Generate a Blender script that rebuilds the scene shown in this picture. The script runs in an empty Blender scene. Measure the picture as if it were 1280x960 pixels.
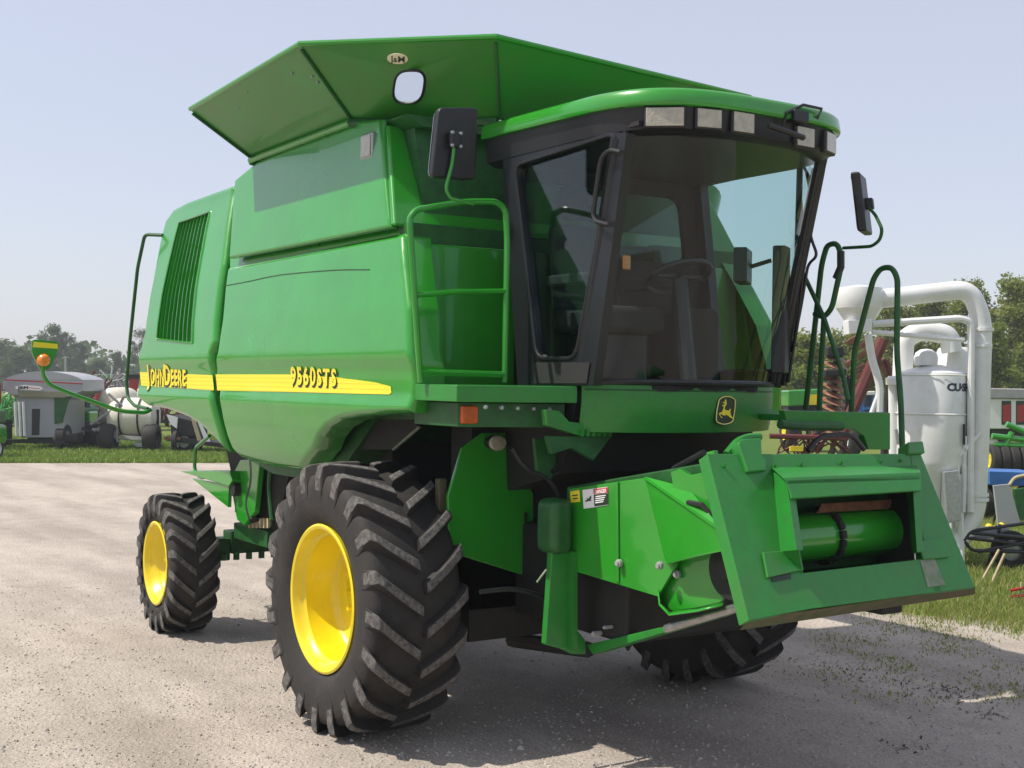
import bpy, bmesh, math, random
from mathutils import Vector, Matrix
random.seed(7)
C = bpy.context.scene.collection
PI = math.pi

# ------------------------------------------------------------------ camera model (metres; X = machine forward, Z up)
FPX = 1600.0
YAW = math.radians(33.4); ROLL = 0.0145
CAM = Vector((7.417, -5.18, 2.23))
FWD = Vector((-math.cos(YAW), math.sin(YAW), 0)); RGT = Vector((math.sin(YAW), math.cos(YAW), 0)); UP = Vector((0, 0, 1))
def ray(px, py):
    u, v = px-640, py-480
    u0 = u*math.cos(ROLL)+v*math.sin(ROLL); v0 = -u*math.sin(ROLL)+v*math.cos(ROLL)
    return FWD+RGT*(u0/FPX)-UP*(v0/FPX)
def at(px, py, axis, val):
    d = ray(px, py); i = 'xyz'.index(axis)
    return CAM+d*((val-CAM[i])/d[i])
def depth_pt(px, py, D): return CAM+ray(px, py)*D
def on_plane(px, py, o, n):
    d = ray(px, py); return CAM+d*((o-CAM).dot(n)/d.dot(n))
def proj(p):
    d = Vector(p)-CAM; dp = d.dot(FWD); u0 = d.dot(RGT)/dp*FPX; v0 = -d.z/dp*FPX
    return 640+u0*math.cos(ROLL)-v0*math.sin(ROLL), 480+u0*math.sin(ROLL)+v0*math.cos(ROLL)

# ------------------------------------------------------------------ materials
def mat(name, col, rough=0.5, metal=0.0, coat=0.0, noise=0.0, nscale=6.0, col2=None, bump=0.0, bscale=40.0, spec=0.5, alpha=None, detail=5.0):
    m = bpy.data.materials.new(name); m.use_nodes = True
    nt = m.node_tree; b = nt.nodes['Principled BSDF']
    b.inputs['Base Color'].default_value = (*col, 1); b.inputs['Roughness'].default_value = rough
    b.inputs['Metallic'].default_value = metal; b.inputs['Coat Weight'].default_value = coat
    b.inputs['Coat Roughness'].default_value = 0.04
    b.inputs['Specular IOR Level'].default_value = spec
    if noise or col2 or bump:
        tc = nt.nodes.new('ShaderNodeTexCoord')
    if noise or col2:
        n = nt.nodes.new('ShaderNodeTexNoise'); n.inputs['Scale'].default_value = nscale; n.inputs['Detail'].default_value = detail
        n.inputs['Roughness'].default_value = 0.65
        nt.links.new(tc.outputs['Object'], n.inputs['Vector'])
        r = nt.nodes.new('ShaderNodeValToRGB')
        c2 = col2 if col2 else tuple(c*(1-noise) for c in col)
        r.color_ramp.elements[0].color = (*c2, 1); r.color_ramp.elements[1].color = (*col, 1)
        r.color_ramp.elements[0].position = 0.35; r.color_ramp.elements[1].position = 0.65
        nt.links.new(n.outputs['Fac'], r.inputs['Fac']); nt.links.new(r.outputs['Color'], b.inputs['Base Color'])
    if bump:
        n2 = nt.nodes.new('ShaderNodeTexNoise'); n2.inputs['Scale'].default_value = bscale; n2.inputs['Detail'].default_value = 6
        nt.links.new(tc.outputs['Object'], n2.inputs['Vector'])
        bp = nt.nodes.new('ShaderNodeBump'); bp.inputs['Strength'].default_value = bump; bp.inputs['Distance'].default_value = 0.02
        nt.links.new(n2.outputs['Fac'], bp.inputs['Height']); nt.links.new(bp.outputs['Normal'], b.inputs['Normal'])
    return m
def grime(m, col, sc, lo, hi, amt):   # dust and scuffs with a shape of their own
    nt = m.node_tree; b = nt.nodes['Principled BSDF']; inp = b.inputs['Base Color']
    tc = nt.nodes.new('ShaderNodeTexCoord'); n = nt.nodes.new('ShaderNodeTexNoise'); n.inputs['Scale'].default_value = sc; n.inputs['Detail'].default_value = 8; n.inputs['Roughness'].default_value = .72
    nt.links.new(tc.outputs['Object'], n.inputs['Vector']); r = nt.nodes.new('ShaderNodeValToRGB')
    r.color_ramp.elements[0].position = lo; r.color_ramp.elements[0].color = (0, 0, 0, 1); r.color_ramp.elements[1].position = hi; r.color_ramp.elements[1].color = (amt, amt, amt, 1)
    nt.links.new(n.outputs['Fac'], r.inputs['Fac']); mx = nt.nodes.new('ShaderNodeMixRGB'); nt.links.new(r.outputs[0], mx.inputs[0])
    if inp.is_linked: nt.links.new(inp.links[0].from_socket, mx.inputs[1])
    else: mx.inputs[1].default_value = inp.default_value
    mx.inputs[2].default_value = (*col, 1); nt.links.new(mx.outputs[0], inp)
def glass(name, tint, r0=0.04, rough=0.0):
    m = bpy.data.materials.new(name); m.use_nodes = True; nt = m.node_tree
    for n in list(nt.nodes): nt.nodes.remove(n)
    o = nt.nodes.new('ShaderNodeOutputMaterial'); mx = nt.nodes.new('ShaderNodeMixShader')
    t = nt.nodes.new('ShaderNodeBsdfTransparent'); t.inputs['Color'].default_value = (*tint, 1)
    g = nt.nodes.new('ShaderNodeBsdfGlossy'); g.inputs['Roughness'].default_value = rough
    f = nt.nodes.new('ShaderNodeLayerWeight'); pw = nt.nodes.new('ShaderNodeMath'); pw.operation = 'POWER'; pw.inputs[1].default_value = 5
    ma = nt.nodes.new('ShaderNodeMath'); ma.operation = 'MULTIPLY_ADD'; ma.inputs[1].default_value = .95; ma.inputs[2].default_value = r0
    nt.links.new(f.outputs['Facing'], pw.inputs[0]); nt.links.new(pw.outputs[0], ma.inputs[0])
    nt.links.new(ma.outputs[0], mx.inputs[0]); nt.links.new(t.outputs[0], mx.inputs[1]); nt.links.new(g.outputs[0], mx.inputs[2])
    nt.links.new(mx.outputs[0], o.inputs[0]); return m
def leaf_mat(name, a, b, trans=0.35):
    m = bpy.data.materials.new(name); m.use_nodes = True; nt = m.node_tree; p = nt.nodes['Principled BSDF']
    p.inputs['Roughness'].default_value = 0.6; p.inputs['Specular IOR Level'].default_value = 0.25
    g = nt.nodes.new('ShaderNodeNewGeometry'); r = nt.nodes.new('ShaderNodeValToRGB')
    r.color_ramp.elements[0].color = (*a, 1); r.color_ramp.elements[1].color = (*b, 1)
    nt.links.new(g.outputs['Random Per Island'], r.inputs['Fac']); nt.links.new(r.outputs['Color'], p.inputs['Base Color'])
    t = nt.nodes.new('ShaderNodeBsdfTranslucent'); nt.links.new(r.outputs['Color'], t.inputs['Color'])
    mx = nt.nodes.new('ShaderNodeMixShader'); mx.inputs[0].default_value = trans
    nt.links.new(p.outputs[0], mx.inputs[1]); nt.links.new(t.outputs[0], mx.inputs[2])
    nt.links.new(mx.outputs[0], nt.nodes['Material Output'].inputs[0]); return m

M = {}
M['green'] = mat('glossy_green_paint', (0.019, 0.272, 0.014), 0.26, coat=0.65, noise=0.14, nscale=2.5)
M['green_flat'] = mat('worn_shaded_green_paint', (0.013, 0.215, 0.02), 0.40, coat=0.12, noise=0.0, nscale=14.0, col2=(0.02, 0.175, 0.025), bump=0.05, bscale=60)  # wear on the feeder; on the fascia its duller tone stands in for shade
M['green_sheet'] = mat('green_steel_sheet', (0.02, 0.22, 0.018), 0.38, coat=0.2, nscale=3.5, col2=(0.04, 0.19, 0.022))
M['green_dark'] = mat('dark_green_steel', (0.012, 0.11, 0.018), 0.5, noise=0.4, nscale=9)
M['yellow'] = mat('yellow_paint', (0.83, 0.64, 0.008), 0.34, coat=0.3, noise=0.14, nscale=3)
M['decal_yellow'] = mat('yellow_decal', (0.86, 0.70, 0.03), 0.4, coat=0.2)
M['decal_pale'] = mat('pale_yellow_decal', (0.88, 0.78, 0.22), 0.4)
M['decal_dark'] = mat('dark_decal', (0.012, 0.03, 0.012), 0.4)
M['cream'] = mat('cream_decal', (0.75, 0.70, 0.5), 0.5)
M['red'] = mat('red_paint', (0.42, 0.02, 0.02), 0.45, noise=0.3, nscale=8)
M['red_decal'] = mat('red_decal', (0.5, 0.02, 0.03), 0.4)
M['white_decal'] = mat('white_decal', (0.78, 0.78, 0.76), 0.45)
M['rubber'] = mat('tyre_rubber', (0.018, 0.0175, 0.0175), 0.75, noise=0.0, nscale=5, col2=(0.040, 0.036, 0.033), bump=0.15, bscale=70, spec=0.3)
M['lug'] = mat('worn_sunlit_tread_rubber', (0.165, 0.155, 0.145), 0.9, nscale=34, col2=(0.055, 0.052, 0.05), bump=0.3, bscale=120, spec=0.3)  # lug tops paler than the tyre: dust, plus sunlight put into the colour
M['black'] = mat('black_plastic', (0.010, 0.010, 0.012), 0.42, bump=0.04, bscale=200)
M['frame_black'] = mat('black_satin_paint', (0.008, 0.009, 0.012), 0.38, coat=0.05)
M['dark'] = mat('dark_greasy_steel', (0.006, 0.007, 0.006), 0.7, nscale=9, col2=(0.014, 0.012, 0.010))
M['grey_trim'] = mat('grey_interior_trim', (0.016, 0.016, 0.016), 0.9)
M['seat'] = mat('charcoal_seat_cloth', (0.015, 0.016, 0.017), 0.9, bump=0.2, bscale=90)
M['steel'] = mat('bare_steel', (0.42, 0.42, 0.41), 0.35, metal=0.9, noise=0.3, nscale=15)
M['galv'] = mat('galvanised_steel', (0.42, 0.44, 0.45), 0.45, metal=0.6, noise=0.25, nscale=20)
M['white'] = mat('white_paint', (0.74, 0.75, 0.75), 0.35, coat=0.2, noise=0.0, nscale=3.5, col2=(0.66, 0.67, 0.65))
M['poly'] = mat('white_poly_tank', (0.72, 0.68, 0.56), 0.5, noise=0.15, nscale=3)
M['grey_paint'] = mat('light_grey_paint', (0.36, 0.37, 0.40), 0.5, noise=0.12, nscale=2)
M['amber'] = mat('amber_lens', (0.85, 0.26, 0.01), 0.2, coat=0.6, noise=0.25, nscale=40)
M['orange'] = mat('orange_lens', (0.62, 0.09, 0.01), 0.25, coat=0.5, noise=0.3, nscale=35)
M['lens'] = mat('clouded_lamp_lens', (0.42, 0.395, 0.30), 0.2, coat=0.8, noise=0.25, nscale=22, bump=0.3, bscale=60)
M['rust'] = mat('rusty_steel', (0.20, 0.085, 0.04), 0.8, nscale=10, col2=(0.10, 0.04, 0.022))
M['rust_disc'] = mat('rusty_disc_steel', (0.36, 0.18, 0.10), 0.6, nscale=8, col2=(0.2, 0.08, 0.045))
M['maroon'] = mat('maroon_paint', (0.13, 0.022, 0.02), 0.55, noise=0.3, nscale=5)
M['blue'] = mat('blue_paint', (0.03, 0.14, 0.42), 0.45, noise=0.2, nscale=4)
M['dirt'] = mat('dried_mud', (0.12, 0.09, 0.05), 0.9, nscale=9, col2=(0.05, 0.08, 0.03))
M['scuffed'] = mat('scuffed_grey_primer', (0.26, 0.25, 0.2), 0.6, nscale=12, col2=(0.12, 0.2, 0.1))
M['wood'] = mat('weathered_wood', (0.48, 0.40, 0.24), 0.8, noise=0.25, nscale=12)
M['bark'] = mat('tree_bark', (0.09, 0.075, 0.06), 0.9, noise=0.4, nscale=4, bump=0.4, bscale=12)
M['leaf_far'] = leaf_mat('dull_green_leaves', (0.05, 0.092, 0.025), (0.10, 0.155, 0.045))
M['leaf_mid'] = leaf_mat('olive_green_leaves', (0.15, 0.20, 0.035), (0.30, 0.33, 0.075), .55)
M['leaf_bright'] = leaf_mat('yellow_green_leaves', (0.14, 0.20, 0.03), (0.29, 0.34, 0.07), .55)
M['grass'] = leaf_mat('grass_blades', (0.13, 0.21, 0.03), (0.25, 0.34, 0.065), 0.35)
M['grass_dry'] = leaf_mat('dry_grass_blades', (0.24, 0.23, 0.07), (0.40, 0.37, 0.14), 0.35)
M['pebble'] = leaf_mat('gravel_stones', (0.29, 0.26, 0.23), (0.50, 0.455, 0.405), 0.0)
M['debris'] = leaf_mat('dark_leaf_litter', (0.03, 0.025, 0.02), (0.09, 0.06, 0.045), 0.0)
M['glass_side'] = glass('tinted_side_glass', (0.82, 0.92, 0.91))
M['glass_front'] = glass('tinted_windscreen_glass', (0.80, 0.91, 0.90), .038)
M['mirror_glass'] = mat('mirror_glass', (0.8, 0.8, 0.8), 0.03, metal=1.0)
M['navy'] = mat('navy_decal', (0.02, 0.03, 0.07), 0.4)
M['brown_tin'] = mat('weathered_grey_tin', (0.34, 0.33, 0.33), 0.6, noise=0.2, nscale=2)

grime(M['green_flat'], (.075, .10, .04), 3.5, .52, .72, .5); grime(M['green_flat'], (.16, .16, .12), 38, .66, .72, .6)
grime(M['green'], (.10, .22, .06), 1.1, .5, .8, .25); grime(M['green'], (.12, .16, .08), 60, .70, .76, .3)
grime(M['yellow'], (.42, .33, .06), 5, .55, .8, .45); grime(M['white'], (.45, .42, .36), 2.4, .55, .8, .5); grime(M['rubber'], (.075, .066, .056), 2.5, .5, .75, .5)
grime(M['green_sheet'], (.10, .14, .05), 2.2, .52, .8, .35); grime(M['grey_paint'], (.25, .22, .17), 2, .5, .8, .5); grime(M['black'], (.05, .048, .044), 9, .55, .8, .5)
# ------------------------------------------------------------------ mesh helpers
class MB:
    def __init__(s): s.v = []; s.f = []
    def add(s, vs, fs):
        n = len(s.v); s.v += [tuple(v) for v in vs]; s.f += [tuple(i+n for i in f) for f in fs]; return s
    def box(s, a, b):
        x0, y0, z0 = a; x1, y1, z1 = b
        vs = [(x0,y0,z0),(x1,y0,z0),(x1,y1,z0),(x0,y1,z0),(x0,y0,z1),(x1,y0,z1),(x1,y1,z1),(x0,y1,z1)]
        return s.add(vs, [(0,3,2,1),(4,5,6,7),(0,1,5,4),(1,2,6,5),(2,3,7,6),(3,0,4,7)])
    def hexa(s, pts):   # 8 points, bottom 4 then top 4
        return s.add(pts, [(0,3,2,1),(4,5,6,7),(0,1,5,4),(1,2,6,5),(2,3,7,6),(3,0,4,7)])
    def obox(s, c, ax, ay, az):   # centre and three half-axis vectors
        c = Vector(c); ax, ay, az = Vector(ax), Vector(ay), Vector(az)
        return s.hexa([c-ax-ay-az, c+ax-ay-az, c+ax+ay-az, c-ax+ay-az, c-ax-ay+az, c+ax-ay+az, c+ax+ay+az, c-ax+ay+az])
    def prism(s, poly, vec):
        vec = Vector(vec); n = len(poly); a = [Vector(p) for p in poly]; b = [p+vec for p in a]
        fs = [tuple(range(n-1, -1, -1)), tuple(range(n, 2*n))]+[(i, (i+1) % n, n+(i+1) % n, n+i) for i in range(n)]
        return s.add(a+b, fs)
    def tube(s, pts, r, seg=8, cap=True, closed=False):
        pts = [Vector(p) for p in pts]; n = len(pts); rings = []
        prev = None
        for i, p in enumerate(pts):
            if closed: t = pts[(i+1) % n]-pts[i-1]
            else: t = pts[min(i+1, n-1)]-pts[max(i-1, 0)]
            if t.length < 1e-9: t = Vector((0, 0, 1))
            t.normalize()
            ref = prev if prev is not None else (Vector((0, 0, 1)) if abs(t.z) < 0.9 else Vector((1, 0, 0)))
            u = (ref-t*ref.dot(t))
            if u.length < 1e-6: u = t.orthogonal()
            u.normalize(); w = t.cross(u); prev = u
            rr = r[i] if isinstance(r, (list, tuple)) else r
            rings.append([p+(u*math.cos(2*PI*k/seg)+w*math.sin(2*PI*k/seg))*rr for k in range(seg)])
        vs = [v for rg in rings for v in rg]; fs = []
        m = n if closed else n-1
        for i in range(m):
            j = (i+1) % n
            for k in range(seg):
                fs.append((i*seg+k, i*seg+(k+1) % seg, j*seg+(k+1) % seg, j*seg+k))
        if cap and not closed:
            fs.append(tuple(range(seg-1, -1, -1))); fs.append(tuple((n-1)*seg+k for k in range(seg)))
        return s.add(vs, fs)
    def lathe(s, prof, axis='z', c=(0, 0, 0), seg=32, closed=False):   # prof: (radius, height)
        c = Vector(c); vs = []; n = len(prof)
        for (r, h) in prof:
            for k in range(seg):
                a = 2*PI*k/seg; p = (r*math.cos(a), r*math.sin(a))
                vs.append(c+Vector({'z': (p[0], p[1], h), 'y': (p[0], h, p[1]), 'x': (h, p[0], p[1])}[axis]))
        fs = []
        for i in range(n if closed else n-1):
            j = (i+1) % n
            for k in range(seg): fs.append((i*seg+k, i*seg+(k+1) % seg, j*seg+(k+1) % seg, j*seg+k))
        if not closed:
            if prof[0][0] > 1e-4: fs.append(tuple(range(seg-1, -1, -1)))
            if prof[-1][0] > 1e-4: fs.append(tuple((n-1)*seg+k for k in range(seg)))
        return s.add(vs, fs)
    def grid(s, fn, nu, nv):
        vs = [fn(i/nu, j/nv) for j in range(nv+1) for i in range(nu+1)]
        return s.add(vs, [(j*(nu+1)+i, j*(nu+1)+i+1, (j+1)*(nu+1)+i+1, (j+1)*(nu+1)+i) for j in range(nv) for i in range(nu)])
    def build(s, name, m, parent=None, smooth=35, bevel=0.0, solid=0.0, bseg=2, recalc=True, offset=0.0):
        me = bpy.data.meshes.new(name); me.from_pydata(s.v, [], s.f)
        return finish(name, me, m, parent, smooth, bevel, solid, bseg, recalc, offset)
def finish(name, me, m, parent=None, smooth=35, bevel=0.0, solid=0.0, bseg=2, recalc=True, offset=0.0):
    if recalc:
        bm = bmesh.new(); bm.from_mesh(me); bmesh.ops.remove_doubles(bm, verts=bm.verts, dist=1e-6)
        bmesh.ops.recalc_face_normals(bm, faces=bm.faces); bm.to_mesh(me); bm.free()
    me.materials.append(m if not isinstance(m, str) else M[m])
    if smooth:
        me.polygons.foreach_set('use_smooth', [True]*len(me.polygons)); me.set_sharp_from_angle(angle=math.radians(smooth))
    o = bpy.data.objects.new(name, me); C.objects.link(o)
    if parent: o.parent = parent
    if solid:
        md = o.modifiers.new('thickness', 'SOLIDIFY'); md.thickness = solid; md.offset = offset
    if bevel:
        md = o.modifiers.new('edges', 'BEVEL'); md.width = bevel; md.segments = bseg; md.limit_method = 'ANGLE'; md.angle_limit = math.radians(40)
        md.harden_normals = True
    return o
def holed(outer, hole, vec, name, m, parent, **k):   # a plate with one opening
    bm = bmesh.new(); es = []
    for lp in ([outer, hole] if hole else [outer]):
        vs = [bm.verts.new(p) for p in lp]
        es += [bm.edges.new((vs[i], vs[(i+1) % len(vs)])) for i in range(len(vs))]
    bmesh.ops.triangle_fill(bm, use_beauty=True, use_dissolve=True, edges=es)
    r = bmesh.ops.extrude_face_region(bm, geom=list(bm.faces))
    bmesh.ops.translate(bm, verts=[v for v in r['geom'] if isinstance(v, bmesh.types.BMVert)], vec=Vector(vec))
    if not any(True for _ in ()): pass
    me = bpy.data.meshes.new(name); bm.to_mesh(me); bm.free()
    return finish(name, me, m, parent, **k)
def rounded(pts, r, n=5):   # round the corners of a closed 3D polygon
    out = []; N = len(pts); pts = [Vector(p) for p in pts]
    for i in range(N):
        p, a, b = pts[i], pts[i-1], pts[(i+1) % N]
        d1 = (a-p); d2 = (b-p); rr = min(r, d1.length*.45, d2.length*.45)
        s, e = p+d1.normalized()*rr, p+d2.normalized()*rr
        for k in range(n+1):
            t = k/n; out.append(s*(1-t)**2+p*2*t*(1-t)+e*t*t)
    return out
def bend(pts, r=0.05, n=5):   # round the corners of an open path
    pts = [Vector(p) for p in pts]; out = [pts[0]]
    for i in range(1, len(pts)-1):
        p, a, b = pts[i], pts[i-1], pts[i+1]; d1 = a-p; d2 = b-p; rr = min(r, d1.length*.45, d2.length*.45)
        s, e = p+d1.normalized()*rr, p+d2.normalized()*rr
        for k in range(n+1):
            t = k/n; out.append(s*(1-t)**2+p*2*t*(1-t)+e*t*t)
    return out+[pts[-1]]
def tag(o, label=None, cat=None, group=None, kind=None):
    if label: o['label'] = label
    if cat: o['category'] = cat
    if group: o['group'] = group
    if kind: o['kind'] = kind
    return o
def thing(name, label, cat, loc=(0, 0, 0), rz=0.0, group=None):
    o = bpy.data.objects.new(name, None); C.objects.link(o); o.location = loc; o.rotation_euler = (0, 0, rz)
    o.empty_display_size = 0.3
    return tag(o, label, cat, group)
def copy_tree(o, parent=None):
    c = o.copy(); C.objects.link(c)
    if parent: c.parent = parent
    for ch in list(o.children): copy_tree(ch, c)
    return c
def text2d(s, offset=0.0, shear=0.0):
    cu = bpy.data.curves.new('t', 'FONT'); cu.body = s; cu.size = 1.0; cu.offset = offset; cu.shear = shear; cu.resolution_u = 3
    o = bpy.data.objects.new('t', cu); C.objects.link(o)
    dg = bpy.context.evaluated_depsgraph_get(); dg.update()
    me = bpy.data.meshes.new_from_object(o.evaluated_get(dg))
    vs = [(v.co.x, v.co.y) for v in me.vertices]; fs = [tuple(p.vertices) for p in me.polygons]
    bpy.data.objects.remove(o); bpy.data.curves.remove(cu); bpy.data.meshes.remove(me)
    return vs, fs
def text_run(parts, gap=0.03, offset=0.0, shear=0.0):   # parts: (string, scale); set side by side on one baseline
    V, Fs, x = [], [], 0.0
    for s, k in parts:
        for ch in s:
            vs, fs = text2d(ch, 0.0); 
            if not vs: x += .25*k; continue
            mn = min(v[0] for v in vs); mx = max(v[0] for v in vs)
            vo, fo = text2d(ch, offset)
            n = len(V); V += [((v[0]-mn)*k+x+v[1]*k*shear, v[1]*k) for v in vo]; Fs += [tuple(i+n for i in f) for f in fo]
            x += (mx-mn)*k+gap
    return V, Fs, x-gap
# ================================================================== COMBINE HARVESTER
H = thing('combine_harvester', 'large green combine harvester with yellow wheels and open grain tank extension', 'combine harvester')

# ---- side sheet surfaces: Y as a function of height on the machine's right side
def lerp_tab(tab, z):
    if z <= tab[0][0]: return tab[0][1]
    for (a, b), (c, d) in zip(tab, tab[1:]):
        if z <= c: return b+(d-b)*(z-a)/(c-a)
    return tab[-1][1]
T_SH = [(1.35, -1.24), (1.5, -1.345), (1.7, -1.44), (1.9, -1.497), (2.05, -1.528), (2.09, -1.536), (2.12, -1.518), (2.15, -1.510), (2.28, -1.512), (2.33, -1.522), (2.39, -1.545), (2.45, -1.538), (2.7, -1.51), (3.0, -1.455), (3.2, -1.405), (3.5, -1.325), (3.8, -1.235)]
T_TK = [(3.1, -1.475), (4.05, -1.325)]
def prof_sh(z): return sum(lerp_tab(T_SH, z+d) for d in (-.022, -.011, 0, .011, .022))/5
def prof_tk(z): return lerp_tab(T_TK, z)
def on_side(px, py, prof):
    y = -1.5
    for _ in range(12):
        p = at(px, py, 'y', y); y = prof(p.z)
    return at(px, py, 'y', y)
def sheet(name, px_outline, prof, m, parent, cell=0.05, rad=0.0, off=0.0, skirt=0.0, holes=None, smooth=50, xz=None, rnd=0.0):
    P = [on_side(*p, prof) for p in px_outline] if xz is None else [Vector((a, 0, b)) for a, b in xz]
    poly = [Vector((p.x, 0, p.z)) for p in P]
    if rnd: poly = rounded(poly, rnd, 6)
    bm = bmesh.new(); vs = [bm.verts.new(p) for p in poly]; fc = bm.faces.new(vs); bm.normal_update()
    if rad:   # rings parallel to the border, for the rolled edge
        for k in (.06, .14, .25, .3, .3):
            bmesh.ops.inset_region(bm, faces=[fc], thickness=rad*k, use_even_offset=True, use_boundary=True)
    x0, x1 = min(p.x for p in poly), max(p.x for p in poly); z0, z1 = min(p.z for p in poly), max(p.z for p in poly)
    def cut(co, no):
        bmesh.ops.bisect_plane(bm, geom=bm.verts[:]+bm.edges[:]+bm.faces[:], plane_co=co, plane_no=no, dist=1e-5)
    x = x0+cell
    while x < x1: cut((x, 0, 0), (1, 0, 0)); x += cell
    z = z0+cell*.6
    while z < z1: cut((0, 0, z), (0, 0, 1)); z += cell*.6
    if holes:
        for hp in holes:
            n = len(hp)
            for i in range(n):
                a, b = hp[i], hp[(i+1) % n]; d = (b-a).normalized(); cut(a, (-d.z, 0, d.x))
            def inside(c):
                sg = None
                for i in range(n):
                    a, b = hp[i], hp[(i+1) % n]; cr = (b.x-a.x)*(c.z-a.z)-(b.z-a.z)*(c.x-a.x)
                    if sg is None: sg = cr > 0
                    elif (cr > 0) != sg: return False
                return True
            bmesh.ops.delete(bm, geom=[f for f in bm.faces if inside(f.calc_center_median())], context='FACES')
    bmesh.ops.recalc_face_normals(bm, faces=bm.faces)
    bm.faces.ensure_lookup_table()
    bm.normal_update()
    if sum(f.normal.y*f.calc_area() for f in bm.faces) > 0: bmesh.ops.reverse_faces(bm, faces=bm.faces)
    segs = [(poly[i], poly[(i+1) % len(poly)]) for i in range(len(poly))]
    def edge_d(p):
        best = 9
        for a, b in segs:
            ab = b-a; t = max(0, min(1, (p-a).dot(ab)/max(ab.length_squared, 1e-9))); best = min(best, (p-(a+ab*t)).length)
        return best
    for v in bm.verts:
        y = prof(v.co.z)-off
        if rad:
            d = edge_d(v.co)
            if d < rad: y += rad-math.sqrt(max(0, rad*rad-(rad-d)**2))
        v.co.y = y
    if skirt:
        be = [e for e in bm.edges if e.is_boundary]
        r = bmesh.ops.extrude_edge_only(bm, edges=be)
        bmesh.ops.translate(bm, verts=[v for v in r['geom'] if isinstance(v, bmesh.types.BMVert)], vec=(0, skirt, 0))
    me = bpy.data.meshes.new(name); bm.to_mesh(me); bm.free()
    return finish(name, me, m, parent, smooth=smooth, recalc=False)
def mirror_far(o, parent=None):
    c = o.copy(); C.objects.link(c); c.scale.y = -1; c.parent = parent or o.parent; return c

# ---- inner body behind the shields
poly = [(-4.2, 2.12), (-3.95, 3.1), (-3.62, 3.5), (-2.25, 3.62), (-2.15, 3.86), (.22, 3.86), (.36, 3.3), (.42, 2.0), (-.25, 1.98), (-.75, 1.62), (-1.2, 1.5), (-2.0, 1.5), (-2.6, 1.6), (-3.3, 1.95)]
MB().prism([(x, -1.21, z) for x, z in poly], (0, 2.42, 0)).build('body_hull', M['green_dark'], H, smooth=0)

# ---- rear and front side shields
rear_px = [(290, 231), (279, 330), (268, 428), (262, 442), (265, 490), (273, 535), (284, 566), (268, 549), (248, 531), (232, 521), (205, 511), (182, 507), (173, 500), (171, 485), (173, 462), (180, 415), (190, 352), (199, 302), (206, 275), (215, 261), (232, 252), (262, 241)]
vent_px = [(224, 278), (263, 264), (241, 429), (196, 424)]
vent = [on_side(*p, prof_sh) for p in vent_px]; vent0 = [Vector((p.x, 0, p.z)) for p in vent]
rear_sh = sheet('rear_side_panel', rear_px, prof_sh, M['green'], H, .05, .05, 0, .14, [vent0])
front_px = [(284, 334), (400, 311), (501, 291), (503, 296), (511, 385), (517, 455), (518, 490), (512, 516), (480, 518), (445, 521), (424, 525), (408, 534), (399, 546), (393, 562), (375, 588), (345, 584), (318, 578), (300, 572), (291, 563), (283, 545), (273, 500), (269, 468), (271, 440), (277, 400)]
front_sh = sheet('front_side_panel', front_px, prof_sh, M['green'], H, .05, .042, 0, .16)
mirror_far(rear_sh); mirror_far(front_sh)
# louvred vent in the rear shield
vg = MB(); ins = [Vector((p.x, prof_sh(p.z)+.085, p.z)) for p in vent]
vg.prism(ins, (0, .02, 0)); g_o = vg.build('vent_grille', M['green_dark'], rear_sh, smooth=0)
for k in range(9):
    t = (k+.5)/9; mb = MB()
    top = vent[0].lerp(vent[1], t); bot = vent[3].lerp(vent[2], t)
    w = Vector((.024, 0, 0)); pts = []
    for s in range(9):
        p = top.lerp(bot, s/8); pts.append(Vector((p.x, prof_sh(p.z), p.z)))
    vs = []
    for p in pts: vs += [p+Vector((-.010, .004, 0)), p+Vector((.004, .002, 0)), p+Vector((.010, .05, 0)), p+Vector((-.002, .05, 0))]
    fs = [(i*4+a, i*4+(a+1) % 4, i*4+4+(a+1) % 4, i*4+4+a) for i in range(8) for a in range(4)]+[(0, 1, 2, 3), (32, 33, 34, 35)]
    mb.add(vs, fs).build('louvre', M['green'], g_o, smooth=0)
rim = []
for a, b in zip(vent, vent[1:]+vent[:1]):
    for s in range(8):
        p = a.lerp(b, s/8); rim.append(Vector((p.x, prof_sh(p.z)-.001, p.z)))
MB().tube(rounded(rim, .01, 2), .010, 6, closed=True).build('vent_rim', M['green'], rear_sh)
# dark strip laid on the front shield as the shade of its crease
cr = [on_side(*p, prof_sh)+Vector((0, -.002, 0)) for p in [(282, 357), (310, 352), (345, 344), (385, 340), (425, 337), (462, 337)]]
MB().tube(bend(cr, .4, 6), .0035, 6).build('crease_shade_line', M['green_dark'], front_sh)
# yellow stripe and its lettering
def stripe_mat():
    m = mat('yellow_stripe', (0.86, 0.72, 0.03), 0.35, coat=0.3); nt = m.node_tree; b = nt.nodes['Principled BSDF']
    tc = nt.nodes.new('ShaderNodeTexCoord'); sp = nt.nodes.new('ShaderNodeSeparateXYZ'); nt.links.new(tc.outputs['Object'], sp.inputs[0])
    w = nt.nodes.new('ShaderNodeMath'); w.operation = 'MULTIPLY'; w.inputs[1].default_value = 2*PI/.032; nt.links.new(sp.outputs['Z'], w.inputs[0])
    s = nt.nodes.new('ShaderNodeMath'); s.operation = 'SINE'; nt.links.new(w.outputs[0], s.inputs[0])
    r = nt.nodes.new('ShaderNodeValToRGB'); r.color_ramp.elements[0].position = .9; r.color_ramp.elements[1].position = .99
    r.color_ramp.elements[0].color = (.86, .72, .03, 1); r.color_ramp.elements[1].color = (.55, .42, .02, 1)
    nt.links.new(s.outputs[0], r.inputs['Fac']); nt.links.new(r.outputs[0], b.inputs['Base Color']); return m
SM = stripe_mat()
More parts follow.
